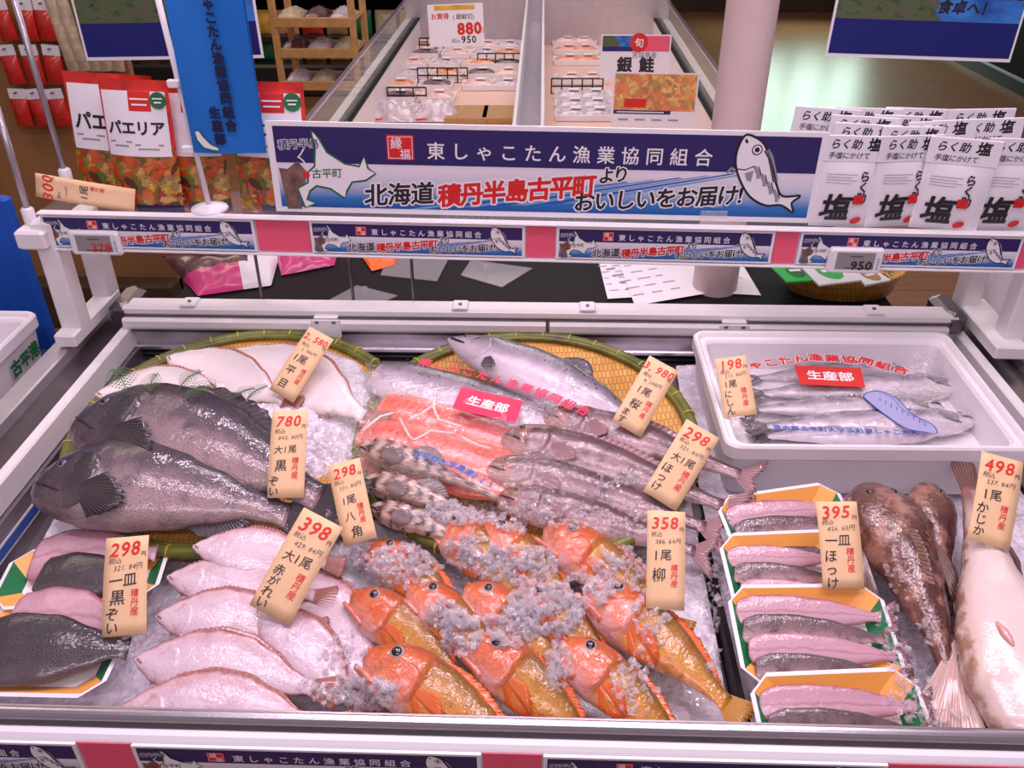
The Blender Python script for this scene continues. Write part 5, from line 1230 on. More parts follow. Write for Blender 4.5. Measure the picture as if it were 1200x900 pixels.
# posters hanging from the ceiling
def poster(label, cor, Y, lines, seam=False):
    M, W, H = card_frame(*cor, V((0, Y, RAIL+.6)), V((0, -1, .03))); t = thing('hanging_poster', label, 'poster', M)
    MB().rect(0, 0, W, H, 'print_white', 0, .004).build('board', t); MB().rect(.012*W, .018*W, .988*W, H*.99, 'poster_sea', .0006).build('sea_picture', t)
    for tx, x, y, s in lines: MB().text(tx, W*x, H*y, W*s, 'print_black', .001, .03, -.02, shear=.1).build('lettering', t)
    for x in (.05, .95): MB().tube([(W*x, H, 0), (W*x, H+1.0, 0)], .0012, 'print_white', 5).build('cord', t)
poster('sea-view poster hanging behind the blue vertical banner', ((78, -70), (310, -70), (304, 66), (107, 73)), 1.35, [])
poster('sea-view poster with lettering hanging above the salt packets', ((978, -80), (1208, -72), (1184, 73), (966, 66)), 1.25, [('新鮮な海産を', .54, .58, .075), ('食卓へ！', .54, .445, .075)])
# grey rods at the left end of the shelf
for lab, p, q, r in (('grey upright rod standing at the back left of the shelf', (80, 216), (8, -30), .006), ('grey upright rod standing on the left front post', (37, 262), (-6, 120), .007)):
    Y = 1.0 if p[0] > 50 else rY(63)+.02
    A = PY(*p, Y); B = PY(*q, Y); t = thing('upright_rod', lab, 'rod', A)
    MB().tube([V((0, 0, 0)), B-A], r, 'steel_rod', 10).build('rod', t, True); MB().lathe([(0, -.035), (.012, -.035), (.012, .03), (.008, .034), (0, .034)], 'white_plastic', 14).build('foot', t, True)

# ------------------------------------------------------------------ goods on the black counter behind the case
CT = RAIL-.004
def bag(label, quad, m, h=.03, name='snack_bag', cat='bag', extra=None, seed=0):
    c = sum((PZ(x, y, CT) for x, y in quad), V((0, 0, 0)))/4; t = thing(name, label, cat, c)
    P_ = [PZ(x, y, CT) for x, y in quad]
    def fn(u, v, s=1):
        q = (P_[0]*(1-u)+P_[1]*u)*(1-v)+(P_[3]*(1-u)+P_[2]*u)*v; e = (math.sin(PI*u)*math.sin(PI*v))**.5
        return q+V((0, 0, .003+(h*e*(1+.35*noise.noise(V((u*5+seed, v*5, seed)))) if s > 0 else 0)))
    for nm, u0, u1, v0, v1, mm in extra or [('body', 0, 1, 0, 1, m)]:
        deckpart(MB().grid(lambda a, b_: fn(u0+(u1-u0)*a, v1+(v0-v1)*b_), 20, 14, mm), nm, t, True)
    g = MB().grid(lambda a, b_: fn(a, b_, -1), 4, 4, m); deckpart(g, 'underside', t); return t
bag('bag of dark dried shrimp with a magenta label on the black counter', [(190, 302), (330, 292), (318, 336), (232, 348)], 'shrimp', .035, 'shrimp_bag', 'bag', [('shrimp_window', 0, .72, 0, .62, 'shrimp'), ('magenta_label', 0, .62, .62, 1, 'magenta_pack'), ('white_label', .62, 1, .62, 1, 'print_white'), ('white_end', .72, 1, 0, .62, 'print_white')])
bag('pink bag behind the shrimp bag, under the wide pink card', [(322, 296), (398, 292), (392, 312), (330, 324)], 'magenta_pack', .03, 'snack_bag', 'bag', None, 3)
bag('orange packet on the black counter under the banner strip', [(420, 296), (470, 296), (462, 312), (436, 319)], 'orange_pack', .012, 'snack_packet', 'packet', None, 5)
for lab, q in (('clear plate on the black counter nearest the orange packet', [(455, 300), (526, 302), (512, 329), (446, 322)]), ('clear plate on the black counter left of the papers', [(552, 304), (624, 314), (588, 336), (540, 322)]), ('clear plate on the black counter beside the cover housing', [(418, 334), (466, 346), (440, 357), (384, 352)])):
    P_ = [PZ(x, y, CT+.003) for x, y in q]; mb = MB(); vs = P_+[p-V((0, 0, .002)) for p in P_]
    mb.add(vs, [(3, 2, 1, 0), (4, 5, 6, 7), (0, 1, 5, 4), (1, 2, 6, 5), (2, 3, 7, 6), (3, 0, 4, 7)], 'clear_plastic'); c = (P_[0]+P_[2])/2
    mb.tube([c, c+V((0, 0, .02))], .006, 'clear_plastic', 8); tag(mb.build('card_stand'), lab, 'stand', 'clear card stands on the counter')
def sheet(label, q, z, lines=5):
    P_ = [PZ(x, y, CT+z) for x, y in q]; M = frame(P_[3], P_[2]-P_[3], UPZ); MI = M.inverted(); L_ = [MI @ p for p in P_]
    mb = MB().poly([(p.x, p.y) for p in L_[::-1]], 'paper_white', 0, .0006, M); t = tag(mb.build('paper_sheet'), label, 'paper', 'white papers on the counter')
    mb = MB(); W = (P_[2]-P_[3]).length; H = (P_[0]-P_[3]).length
    for i in range(lines):
        y = H*(.16+.7*i/lines)
        for j in range(3): mb.rect(W*(.1+.27*j), y, W*(.1+.27*j+.1+.1*random.random()), y+H*.02, 'print_grey', .0004, 0, M)
    deckpart(mb, 'writing', t)
sheet('white paper sheet at the bottom left of the paper pile', [(700, 300), (765, 300), (778, 346), (712, 350)], .003)
sheet('white paper sheet on top of the pile, left of the pillar', [(722, 300), (814, 296), (826, 344), (744, 358)], .005)
sheet('white paper sheet right of the pillar', [(770, 300), (868, 306), (892, 346), (780, 340)], .003)
# small oval basket with packed greens
c = PZ(982, 338, CT); t = thing('oval_basket', 'small oval woven basket of green packs at the right of the counter', 'basket', c)
n = 40; mb = MB()
for i, (q, z) in enumerate(((0, .004), (.86, .004), (.9, .004), (1.0, .052), (1.03, .056), (1.0, .058), (.94, .05), (.84, .012), (0, .012))):
    for k in range(n): a = 2*PI*k/n; mb.v.append((.135*q*math.cos(a), .085*q*math.sin(a), z)); mb.uv.append((a*.11, z))
k0 = mb.mi('bamboo_weave')
for r in range(8):
    for k in range(n): mb.f.append((r*n+k, r*n+(k+1) % n, r*n+n+(k+1) % n, r*n+n+k)); mb.m.append(k0)
mb.build('woven_body', t, True)
MB().tube([(.138*math.cos(2*PI*k/n), .088*math.sin(2*PI*k/n), .057) for k in range(n+1)], .005, 'bamboo_weave', 6, None, False).build('rim', t, True)
def pack(label, quad, z, m, m2):
    P_ = [PZ(x, y, CT+z) for x, y in quad]; M = frame(P_[3], P_[2]-P_[3], (P_[1]-P_[2]).cross(P_[3]-P_[2]) if False else UPZ); MI = M.inverted(); L_ = [MI @ p for p in P_]
    t = tag(MB().poly([(p.x, p.y) for p in L_[::-1]], m, 0, .004, M).build('seasoning_packet'), label, 'packet', 'packets in the oval basket')
    c = sum(L_, V((0, 0, 0)))/4; W = (P_[2]-P_[3]).length; H = abs(L_[0].y)
    deckpart(MB().poly([(c.x+W*.26*math.cos(a*PI/8), c.y+H*.32*math.sin(a*PI/8)) for a in range(16)], m2, .0006, 0, M).rect(c.x-W*.17, c.y-H*.05, c.x+W*.17, c.y+H*.06, 'print_white', .0012, 0, M), 'printed_badge', t)
pack('green and white packet at the left of the oval basket', [(898, 306), (945, 306), (962, 328), (922, 330)], .064, 'green_pack', 'print_green')
pack('white packet with a green badge in the middle of the oval basket', [(930, 304), (985, 306), (1010, 328), (960, 334)], .069, 'print_white', 'green_pack')
pack('white and brown packet at the right of the oval basket', [(994, 312), (1026, 316), (1044, 328), (1014, 334)], .066, 'print_white', 'cardboard')
g = MB()
for i in range(60):
    a = random.uniform(0, 6.28); r = random.uniform(.05, .115); p = c+V((r*math.cos(a), r*.6*math.sin(a)-.01, .05+.008*random.random())); d = V((random.uniform(-1, 1), random.uniform(-1, 1), .2)).normalized()*.02
    g.tube([p-d, p, p+d+V((0, 0, .003))], .0013, 'green_print', 4)
tag(g.build('green_straw'), 'green paper straw lining the oval basket', 'paper straw', kind='stuff')

# ------------------------------------------------------------------ beside the case
q = PY(30, 365, .93)
cx, cy = -1.19, .80
fl = thing('foam_box', 'white foam box with green harbour lettering left of the case', 'box', frame(V((-1.36, .44, RAIL-.10)), V((1, 0, 0)), UPZ))
foam_box(fl, .30, .50, .145, .02, .01, .05).build('shell', fl)
M = Matrix(((0, 0, 1, -.3+.30-.0015), (1, 0, 0, .25), (0, 1, 0, .045), (0, 0, 0, 1))); M[0][3] = .2945
MB().text('古平港', .105, .035, .036, 'print_green', .002, .05, M=M, jit=.03).build('harbour_name', fl)
tag(MB().box((-1.215, .7, .38), (.31, .62, .76), 'steel_dark', None, .005).build('side_stand'), 'low dark stand under the lettered foam box left of the case', 'stand')
A = PY(66, 400, 1.12)
t = thing('blue_board', 'tall plain blue cloth-covered board standing left of the case', 'board', V((A.x-.22, 1.12, 0)))
MB().box((0, 0, .54), (.44, .03, 1.08), 'blue_cloth', None, .006).build('cloth_panel', t); MB().box((0, .03, .02), (.4, .2, .04), 'black').build('base', t)
# white plastic bag hanging behind the right post
t = thing('white_bag', 'crumpled white plastic bag hanging behind the right shelf post', 'bag', V((1.09, 1.17, RAIL-.12)))
mb = MB(); n = 22
for i in range(15):
    v = i/14; r = .085*(.35+.65*math.sin(PI*min(1, (1-v)*.62+.1)))
    for k in range(n): a = 2*PI*k/n; w_ = 1+.16*math.sin(a*5+v*4)+.25*noise.noise(V((math.cos(a)*2, math.sin(a)*2, v*3))); mb.v.append((r*w_*math.cos(a)*1.05+.03*v, r*w_*.8*math.sin(a), v*.36)); mb.uv.append((k/n, v))
k0 = mb.mi('paper_white')
for i in range(14):
    for k in range(n): mb.f.append((i*n+k, i*n+(k+1) % n, i*n+n+(k+1) % n, i*n+n+k)); mb.m.append(k0)
mb.f.append(tuple(range(n-1, -1, -1))); mb.m.append(k0); mb.f.append(tuple(range(14*n, 15*n))); mb.m.append(k0); mb.build('bag_body', t, True)
tag(MB().box((1.13, 1.2, .36), (.24, .3, .729), 'white_paint', None, .01).build('side_table'), 'plain white side table under the crumpled bag right of the case', 'table')

# ------------------------------------------------------------------ refrigerated island behind
R2 = RAIL
isl = thing('refrigerated_island', 'long glass-sided refrigerated island of packed fish behind the case', 'refrigerated island', V((-.03, 3.4, 0)))
def ipart(mb, name): return deckpart(mb, name, isl)
ya, yb = 1.95, 4.62
ipart(MB().box((-.035, (ya+yb)/2, .34), (1.60, yb-ya, .60), 'white_paint', None, .01).box((-.035, (ya+yb)/2, .05), (1.5, yb-ya-.1, .1), 'black'), 'cabinet')
for sx, x in ((-1, -.70), (1, .63)):
    ipart(MB().box((x+sx*.045, (ya+yb)/2, R2-.08), (.09, yb-ya, .155), 'white_paint', None, .006).box((x+sx*.02, (ya+yb)/2, R2+.002), (.045, yb-ya, .008), 'black'), 'side_wall')
    ipart(MB().box((x+sx*.015, (ya+yb)/2, R2+.08), (.008, yb-ya, .148), 'glass'), 'side_glass'); ipart(MB().box((x+sx*.015, (ya+yb)/2, R2+.158), (.016, yb-ya, .010), 'alu'), 'glass_rail')
ipart(MB().box((-.035, yb, R2-.0), (1.5, .05, .44), 'alu_satin', None, .006).box((-.035, yb-.02, R2+.215), (1.5, .08, .035), 'white_paint', None, .006), 'end_wall')
ipart(MB().box((-.035, ya, R2-.06), (1.5, .05, .28), 'white_paint', None, .006), 'near_wall')
ipart(MB().box((-.035, (ya+yb)/2, R2-.15), (1.34, yb-ya, .02), 'deck_beige'), 'product_deck')
ipart(MB().box((-.085, (ya+yb)/2, R2-.01), (.012, yb-ya-.04, .26), 'white_plastic', None, .003).box((.005, (ya+yb)/2, R2-.01), (.012, yb-ya-.04, .26), 'white_plastic', None, .003).box((-.04, (ya+yb)/2, R2-.07), (.08, yb-ya-.04, .1), 'alu_satin'), 'centre_divider')
DZ = R2-.14
def wire(label, px0, px1, py, H=.07):
    A, B = PZ(px0, py, DZ), PZ(px1, py, DZ); mb = MB(); n = max(3, int((B-A).length/.045))
    for k in range(n+1): p = A.lerp(B, k/n); mb.tube([p, p+V((0, 0, H))], .0035, 'wire_black', 5)
    for z in (0, H*.5, H): mb.tube([A+V((0, 0, z)), B+V((0, 0, z))], .004, 'wire_black', 5)
    tag(mb.build('wire_divider'), label, 'wire divider', 'black wire dividers in the island')
for lab, a, b_, y in (('black wire divider nearest the bagged fish at the left of the island', 455, 500, 121), ('black wire divider in the middle of the left bay', 490, 548, 97), ('black wire divider right of the 880 sign, front', 560, 612, 79), ('black wire divider at the far end of the left bay, right side', 570, 614, 46), ('black wire divider at the far end of the left bay, left side', 492, 520, 60), ('black wire divider across the right bay of the island', 646, 706, 110)): wire(lab, a, b_, y)
packroot = {}
def fishpack(px, py, m, label, w_=.16, d=.10, rot=0):
    p = PZ(px, py, DZ+.002); M = Matrix.Translation(p) @ Matrix.Rotation(rot, 4, 'Z')
    key = (m, w_)
    if key in packroot: dup(packroot[key], M, label); return
    t = packroot[key] = thing('fish_pack', label, 'fish pack', M, 'packed fish trays in the island')
    mb = MB(); mb.v = []; R = [(1, .0), (1.06, .026), (1.0, .027), (.94, .012)]
    rr = lambda q, z: [(sx*w_/2*q-(0 if i % 2 else 0), sy*d/2*q, z) for i, (sx, sy) in enumerate(((-1, -1), (1, -1), (1, 1), (-1, 1)))]
    vs = sum((rr(q, z) for q, z in R), []); mb.add(vs, [(r*4+i, r*4+(i+1) % 4, r*4+4+(i+1) % 4, r*4+4+i) for r in range(3) for i in range(4)]+[(3, 2, 1, 0), (12, 13, 14, 15)], 'print_white'); mb.build('tray', t)
    f = MB().grid(lambda u, v: ((u-.5)*w_*.92, (v-.5)*d*.9, .014+.022*(math.sin(PI*u)*math.sin(PI*v))**.4*(1+.35*abs(math.sin(v*9)))), 14, 12, m); f.build('fish', t, True)
    MB().rect(-w_*.1, -d*.2, w_*.2, d*.15, 'print_white', .046, .001).build('price_sticker', t)
j = 0
for row, y in enumerate((132, 117, 103, 90, 78, 66, 57, 50)):
    sc = 1-(132-y)/260
    xs = [(x, m) for x, m in ((452, 'wrap_silver'), (500, 'wrap_silver'), (556, 'wrap_meat'), (592, 'wrap_meat'))]
    for k, (x, m) in enumerate(xs):
        if row in (0, 1) and k >= 2: continue
        x2 = 606+(x-606)*sc+(8*(row % 2) if k < 2 else 0)
        j += 1; fishpack(x2, y, ('wrap_meat', 'wrap_silver', 'wrap_orange', 'fish_dark')[(row*3+k) % 4], f'packed fish tray, row {row+1} from near end of left bay, place {k+1} from left', .15, .11, random.uniform(-.1, .1))
for row, y in enumerate((138, 127, 116, 96, 74, 62, 52)):
    for k, x in enumerate((664, 692)):
        x2 = 640+(x-640)*(1-(138-y)/260); j += 1
        fishpack(x2+8, y, ('wrap_silver', 'wrap_silver', 'wrap_silver', 'wrap_meat', 'wrap_orange', 'wrap_orange', 'wrap_meat')[row], f'packed fish tray, row {row+1} from near end of right bay, {"left" if k == 0 else "right"} one', .15, .11, random.uniform(-.1, .1))
bb = lambda l, q, s: bag(l, q, 'wrap_silver', .06, 'fish_bag', 'bag', None, s)
def isl_bag(label, px, py, s):
    p = PZ(px, py, DZ); t = thing('bagged_fish', label, 'bag of fish', p, 'clear bags with red sticks in the island')
    MB().grid(lambda u, v: ((u-.5)*.2, (v-.5)*.16, .004+.07*(math.sin(PI*u)*math.sin(PI*v))**.6*(1+.4*noise.noise(V((u*6+s, v*6, s))))), 16, 14, 'wrap_silver').build('contents', t, True)
    for i in range(4): MB().tube([(-.08, -.075+.012*i, .012+.006*i), (.08, -.06+.014*i, .02+.006*i)], .005, 'print_red', 6).build('red_stick', t)
isl_bag('clear bag with red sticks at the near left of the island', 462, 138, 1); isl_bag('clear bag with red sticks right of its twin in the island', 512, 138, 4)
for i, (x, y) in enumerate(((548, 138), (590, 138))):
    p = PZ(x, y, DZ); tag(MB().box((p.x, p.y, p.z+.014), (.18, .2, .028), 'cardboard', None, .004).build('cardboard_riser'), 'flat beige riser at the near end of the left bay, '+('left' if i == 0 else 'right')+' of two', 'riser')

def sign_card(label, cor, Y, fn, foot):
    M, W, H = card_frame(*cor, V((0, Y, RAIL)), V((0, -1, .12))); t = thing('price_sign', label, 'price sign', M); MB().rect(0, 0, W, H, 'print_white', 0, .003).build('card', t); fn(t, W, H)
    b_ = M.inverted() @ V(((M @ V((W/2, 0, 0))).x, Y, DZ)); MB().tube([(W/2, .02, -.006), (W/2, b_.y if b_.y < -.02 else -.05, -.006)], .004, 'clear_plastic', 8).build('stem', t); MB().box((W/2, b_.y, -.006), (.06, .006, .05), 'clear_plastic').build('foot', t)
def s880(t, W, H):
    MB().rect(W*.12, H*.86, W*.85, H*.97, 'yellow_pack', .0006).build('yellow_band', t)
    MB().text('お買得', W*.05, H*.72, W*.11, 'print_red', .0006, .02).text('(銀鮭切)', W*.45, H*.70, W*.10, 'ink_grey', .0006, .01).text('880', W*.52, H*.42, W*.27, 'print_red', .0006, .045, .02).text('円', W*.9, H*.36, W*.10, 'print_red', .0006).text('950', W*.58, H*.16, W*.17, 'print_black', .0006, .02).text('税込', W*.40, H*.13, W*.08, 'ink_grey', .0006).build('lettering', t)
def sgin(t, W, H):
    MB().rect(.02*W, H*.62, W*.46, H*.97, 'poster_sea', .0006).rect(W*.46, H*.62, W*.98, H*.97, 'paper_pink', .0006).build('picture_band', t)
    mb = MB(); mb.poly([(W*.54+W*.13*math.cos(a*PI/10), H*.82+W*.13*math.sin(a*PI/10)) for a in range(20)], 'print_red', .001).text('旬', W*.48, H*.82, W*.13, 'print_white', .0016, .02).build('round_seal', t)
    MB().text('宮城県産', W*.45, H*.54, W*.09, 'ink_grey', .0006).text('銀鮭', W*.24, H*.32, W*.22, 'print_black', .0006, .04, 0, False, 1.45).build('lettering', t)
def sor(t, W, H):
    MB().rect(.02*W, H*.30, W*.98, H*.97, 'recipe_print', .0006).build('food_picture', t); MB().rect(.14*W, H*.36, W*.40, H*.52, 'print_red', .001).rect(.02*W, H*.24, W*.70, H*.31, 'print_navy', .001).build('caption_bands', t)
    mb = MB().rect(W*.06, H*.265, W*.62, H*.285, 'print_white', .0014)
    for i in range(4): mb.rect(W*(.08+.2*i), H*.12, W*(.2+.2*i), H*.15, 'print_grey', .0014)
    mb.build('small_print', t)
sign_card('white 880 yen sign standing in the left bay of the island', ((502, 5), (567, 4), (568, 52), (504, 56)), 3.1, s880, 0)
sign_card('white and red salmon sign standing in the right bay', ((706, 40), (787, 41), (784, 92), (702, 92)), 2.75, sgin, 0)
sign_card('orange recipe sign in front of the white and red salmon sign', ((717, 84), (818, 86), (813, 150), (716, 148)), 2.4, sor, 0)

# ------------------------------------------------------------------ far left: wooden rack, hanging packs, dark cabinet
rk = thing('wooden_rack', 'wooden rack with sloping shelves of dried goods behind the island', 'rack', V((PY(370, 60, 4.3).x, 4.3, 0)))
xl, xr = PY(330, 60, 4.3).x-.02, PY(412, 60, 4.3).x+.02; ci = rk.matrix_world.inverted()
for x in (xl, xr):
    for yy, nm in ((4.3, 'front_post'), (4.62, 'rear_post')): deckpart(MB().box((x, yy, .72), (.035, .035, 1.44), 'wood_rack', None, .004), nm, rk)
levels = []
for py in (26, 62, 100):
    z = PY(370, py, 4.3).z; levels.append(z)
    deckpart(MB().box(((xl+xr)/2, 4.29, z), (xr-xl, .02, .05), 'wood_rack', None, .003).box(((xl+xr)/2, 4.46, z-.0), (xr-xl, .32, .014), 'wood_rack'), 'shelf', rk)
deckpart(MB().box(((xl+xr)/2, 4.62, .3), (xr-xl, .02, .06), 'wood_rack'), 'rear_rail', rk)
bgi = 0
for li, z in enumerate(levels):
    for k in range(3):
        x = xl+.07+(xr-xl-.14)*k/2; o = MB().grid(lambda u, v: ((u-.5)*.13, (v-.5)*.22, .002+.045*(math.sin(PI*u)*math.sin(PI*v))**.5*(1+.3*noise.noise(V((u*7+k, v*7, li))))), 12, 12, ('jar_pale', 'shrimp', 'wrap_silver')[(k+li) % 3]).build('dried_goods_bag', None, True, Matrix.Translation((x, 4.44, z+.008)))
        tag(o, f'bag of dried goods on {("top", "middle", "lowest")[li]} shelf of the wooden rack, {("left", "middle", "right")[k]} one', 'bag', 'dried goods bags on the wooden rack')
# brown peg board with red packs and pale packs
Yg = 2.5
gb = thing('peg_board', 'tall brown peg board with hanging packs at the far left', 'display board', V((-1.9, Yg+.06, 0)))
gx0, gx1 = PY(-60, 100, Yg).x, PY(150, 100, Yg).x
deckpart(MB().box(((gx0+gx1)/2, Yg+.06, .72), (gx1-gx0, .03, 1.2), 'peg_brown', None, .004), 'board', gb); deckpart(MB().box(((gx0+gx1)/2, Yg+.06, .1), (gx1-gx0, .2, .2), 'dark_wall', None, .01), 'base_shelf', gb)
proto = {}
def hang(label, px, py, m, w_, h, nm, cat, grp):
    p = PY(px, py, Yg); M = Matrix.Translation((p.x, Yg, p.z-h/2)) @ Matrix.Rotation(random.uniform(-.12, .12), 4, 'Y')
    if nm+m in proto: dup(proto[nm+m], M, label); return
    t = proto[nm+m] = thing(nm, label, cat, M, grp)
    MB().grid(lambda u, v: ((u-.5)*w_, -.004-.02*(math.sin(PI*u)*math.sin(PI*v))**.6, v*h), 10, 12, m).build('pack', t, True)
    MB().box((0, .004, h/2), (w_*.98, .004, h*.98), m).build('back', t); MB().box((0, 0, h+.018), (w_, .004, .036), 'print_white' if m == 'red_pack' else 'cardboard').build('header', t); MB().tube([(0, .045, h+.022), (0, -.02, h+.024)], .003, 'steel_dark', 6).build('hook', t)
for r_, y in enumerate((30, 82, 132)):
    for k, x in enumerate((14, 38, 60)): hang(f'red hanging pack on the peg board, row {r_+1} down, {("left", "middle", "right")[k]} one', x+r_*9-6, y, 'red_pack', .062, .10, 'hanging_pack', 'pack', 'red packs on the peg board')
for k in range(5): hang(f'tall pale hanging pack, number {k+1} from the red packs', 76+k*13, 38, 'jar_pale', .045, .26, 'pale_pack', 'pack', 'tall pale packs on the peg board')
# dark multideck cabinet at the back left
cb = thing('multideck_cabinet', 'dark open multideck cabinet at the back left of the shop', 'cabinet', V((-2.2, 6.5, 0)))
x0, x1 = -5.2, -.85
deckpart(MB().box(((x0+x1)/2, 6.95, .7), (x1-x0, .1, 1.4), 'black').box(((x0+x1)/2, 6.6, .12), (x1-x0, .8, .24), 'black_gloss', None, .02).box((x0, 6.6, .7), (.06, .8, 1.4), 'black').box((x1, 6.6, .7), (.06, .8, 1.4), 'black'), 'body', ) if False else deckpart(MB().box(((x0+x1)/2, 6.95, .7), (x1-x0, .1, 1.4), 'black').box(((x0+x1)/2, 6.6, .12), (x1-x0, .8, .24), 'black_gloss', None, .02), 'body', cb)
for x in (x0, x1): deckpart(MB().box((x, 6.6, .7), (.06, .8, 1.4), 'black'), 'end_panel', cb)
for z in (.42, .78, 1.12): deckpart(MB().box(((x0+x1)/2, 6.6, z), (x1-x0, .7, .02), 'steel_dark').box(((x0+x1)/2, 6.24, z), (x1-x0, .02, .04), 'black_gloss'), 'shelf', cb)
gp = {}
for zi, z in enumerate((.24, .43, .79)):
    for k in range(16):
        x = x1-.16-k*.19; m = ('green_print', 'jar_pale', 'yellow_pack', 'wrap_orange', 'red_pack', 'cardboard')[(k*5+zi*2) % 6]; lab = f'packet on {("lowest", "middle", "upper")[zi]} shelf of the dark cabinet, place {k+1} from right'
        M = Matrix.Translation((x, 6.38, z+.003))
        if m in gp: c = gp[m].copy(); COL.objects.link(c); c.matrix_world = M; c['label'] = lab; continue
        gp[m] = tag(MB().grid(lambda u, v: ((u-.5)*.16, .02*v-.035*(math.sin(PI*u)*math.sin(PI*v))**.5, v*.17), 8, 8, m).box((0, .03, .085), (.155, .01, .168), m).build('grocery_packet', None, True, M), lab, 'packet', 'packets in the dark cabinet')
for k in range(3):
    x = -1.5-k*.55; tag(MB().box((x, 6.225, .795), (.09, .004, .045), 'print_white').build('shelf_price_label'), f'small white price label on the cabinet shelf edge, {("first", "second", "third")[k]} from the right', 'price label', 'price labels on the dark cabinet')
# dark low cabinet running back at the right
A, B = PZ(925, -30, 0), PZ(1215, 118, 0); A.z = B.z = 0; Mx = frame(A, B-A, UPZ); Ld = (B-A).length
lc = thing('low_cabinet', 'long dark low cabinet running diagonally at the back right', 'cabinet', Mx)
MB().box((Ld/2+.6, .45, .40), (Ld+1.2, .9, .64), 'black', None, .02).build('body', lc); MB().box((Ld/2+.6, .40, .04), (Ld+1.2, .9, .08), 'black_gloss').build('plinth', lc)
MB().box((Ld/2+.6, .02, .10), (Ld+1.2, .03, .05), 'alu_satin', None, .005).build('kick_rail', lc); MB().box((Ld/2+.6, .03, .735), (Ld+1.2, .06, .04), 'alu_satin', None, .006).build('top_rail', lc)
for k in range(14):
    p = Mx @ V((Ld+.9-k*.24, .26, .724)); lab = f'yellow pack on the low cabinet, place {k+1} from its near end'
    M = Matrix.Translation(p) @ Matrix.Rotation(.3, 4, 'Z')
    if k: c = yp.copy(); COL.objects.link(c); c.matrix_world = M; c['label'] = lab
    else: yp = tag(MB().grid(lambda u, v: ((u-.5)*.2, (v-.5)*.26, .004+.08*(math.sin(PI*u)*math.sin(PI*v))**.5), 10, 10, 'yellow_pack').build('fruit_pack', None, True, M), lab, 'pack', 'yellow packs on the low cabinet')
# ------------------------------------------------------------------ loose crushed ice lying on and between the fish
bpy.context.view_layer.update()
DG = bpy.context.evaluated_depsgraph_get(); rnd = random.Random(5)
CUBE = [(-1, -1, -1), (1, -1, -1), (1, 1, -1), (-1, 1, -1), (-1, -1, 1), (1, -1, 1), (1, 1, 1), (-1, 1, 1)]; CF = [(3, 2, 1, 0), (4, 5, 6, 7), (0, 1, 5, 4), (1, 2, 6, 5), (2, 3, 7, 6), (3, 0, 4, 7)]
SKIP = ('price_card', 'film', 'card', 'handwriting', 'price_numerals', 'origin_stamp', 'film_end')
def scatter(label, spots):
    mb = MB()
    for (cx, cy, rx_, ry_, n, s0, s1) in spots:
        for i in range(int(n*1.1)):
            a = rnd.uniform(0, 2*PI); q = math.sqrt(rnd.random())**1.15; x, y = cx+rx_*q*math.cos(a), cy+ry_*q*math.sin(a)
            ok, loc, nrm, _, ob, _ = S.ray_cast(DG, CAM, ray(x, y).normalized())
            if not ok or ob.name.split('.')[0] in SKIP or loc.z > RAIL-.012 or loc.y < .012: continue
            s = rnd.uniform(s0, s1)*(1.3 if rnd.random() < .12 else 1); M = Matrix.Translation(loc+V((0, 0, s*.35+rnd.choice((0, 0, s*.9))))) @ Matrix.Rotation(rnd.uniform(0, 6.3), 4, V((rnd.uniform(-1, 1), rnd.uniform(-1, 1), rnd.uniform(-1, 1))).normalized())
            d = (rnd.uniform(.6, 1.1), rnd.uniform(.5, 1), rnd.uniform(.35, .8))
            mb.add([(p[0]*s*d[0]*rnd.uniform(.35, 1.15), p[1]*s*d[1]*rnd.uniform(.35, 1.15), p[2]*s*d[2]*rnd.uniform(.35, 1.15)) for p in CUBE], CF, 'ice_chunk', None, M)
    return tag(mb.build('ice_chips'), label, 'ice', kind='stuff')
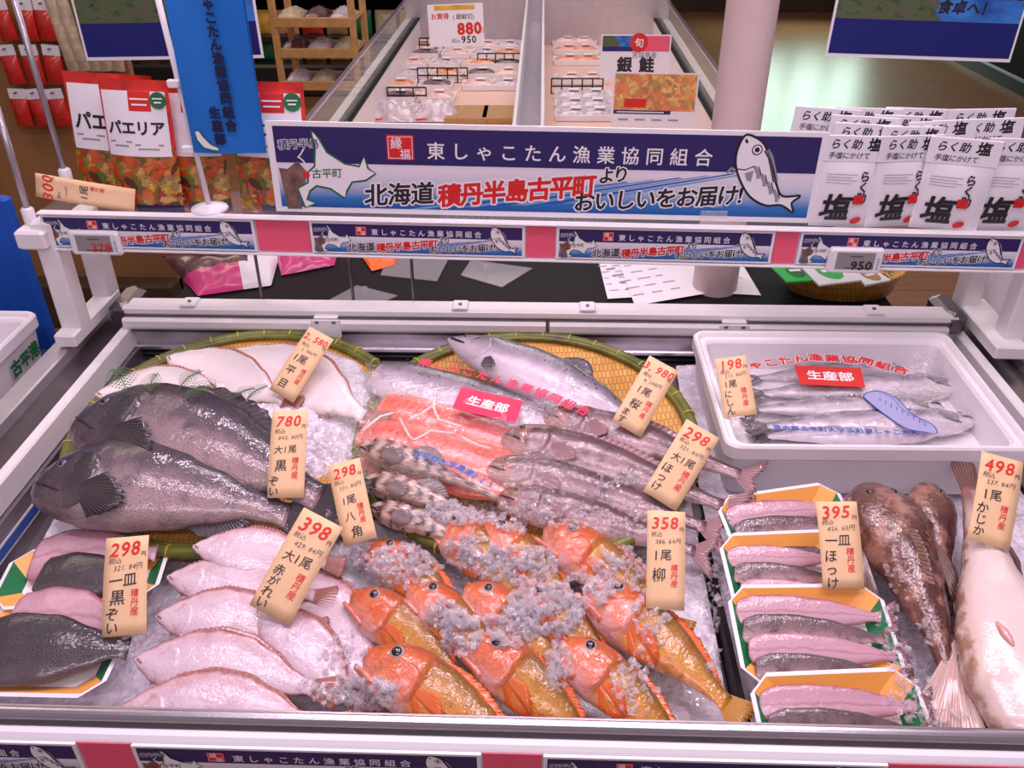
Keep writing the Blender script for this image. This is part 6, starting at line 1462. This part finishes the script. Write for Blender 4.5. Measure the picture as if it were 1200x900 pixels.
scatter('chips of clear ice heaped over the orange rockfish', [(470, 665, 42, 26, 150, .004, .008), (550, 655, 40, 26, 160, .004, .008), (610, 665, 46, 22, 170, .004, .008), (640, 715, 44, 30, 200, .004, .009), (690, 690, 34, 24, 120, .004, .008), (600, 735, 30, 26, 120, .004, .008), (540, 745, 26, 24, 110, .004, .008), (655, 780, 14, 30, 60, .004, .008), (730, 665, 30, 24, 90, .004, .007), (520, 722, 20, 18, 60, .004, .008), (745, 800, 30, 40, 90, .003, .006), (765, 700, 26, 60, 90, .003, .006), (430, 660, 20, 26, 50, .004, .007)])
scatter('chips of clear ice on the mackerel and poacher fish', [(545, 602, 55, 14, 170, .004, .008), (690, 555, 75, 20, 190, .003, .006), (680, 600, 80, 22, 150, .003, .006), (610, 610, 40, 16, 110, .004, .007), (760, 545, 50, 30, 90, .003, .006)])
scatter('chips of clear ice at the front rail between flatfish and rockfish', [(430, 815, 40, 20, 120, .004, .008), (400, 770, 30, 30, 60, .003, .006), (380, 812, 40, 16, 60, .003, .006), (150, 740, 12, 40, 50, .003, .006)])
scatter('fine ice chips in the left basket around the flatfish', [(300, 470, 110, 36, 330, .003, .006), (390, 520, 50, 60, 200, .003, .006), (200, 455, 70, 20, 140, .003, .005), (400, 600, 26, 30, 60, .003, .006)])
scatter('fine ice chips in the right half of the case', [(1068, 790, 30, 70, 110, .003, .006), (1045, 720, 20, 60, 40, .003, .006), (835, 720, 10, 80, 90, .003, .006), (1100, 845, 40, 14, 30, .003, .006)])

# printed and written marks belong to the piece that carries them
UNDER = {'print': ('lettering', 'co_operative_name', 'seal', 'island_map', 'fish_emblem', 'place_name'), 'card': ('price_numerals', 'handwriting', 'origin_stamp', 'yellow_band', 'lettering', 'picture_band', 'round_seal', 'food_picture', 'caption_bands', 'small_print'), 'white_label': ('product_name', 'small_print', 'red_flash', 'green_badge'), 'header_card': ('header_writing',), 'pouch': ('brush_character', 'side_writing', 'fine_print', 'red_seals'), 'screen': ('digits',), 'cloth': ('co_operative_name', 'section_name', 'fish_emblem'), 'sea_picture': ('lettering',)}
base_ = lambda o: o.name.split('.')[0]
for root in [o for o in S.objects if o.parent is None and o.type == 'EMPTY']:
    ch = list(root.children)
    for hold in ch:
        for o in ch:
            if base_(o) in UNDER.get(base_(hold), ()): o.parent = hold
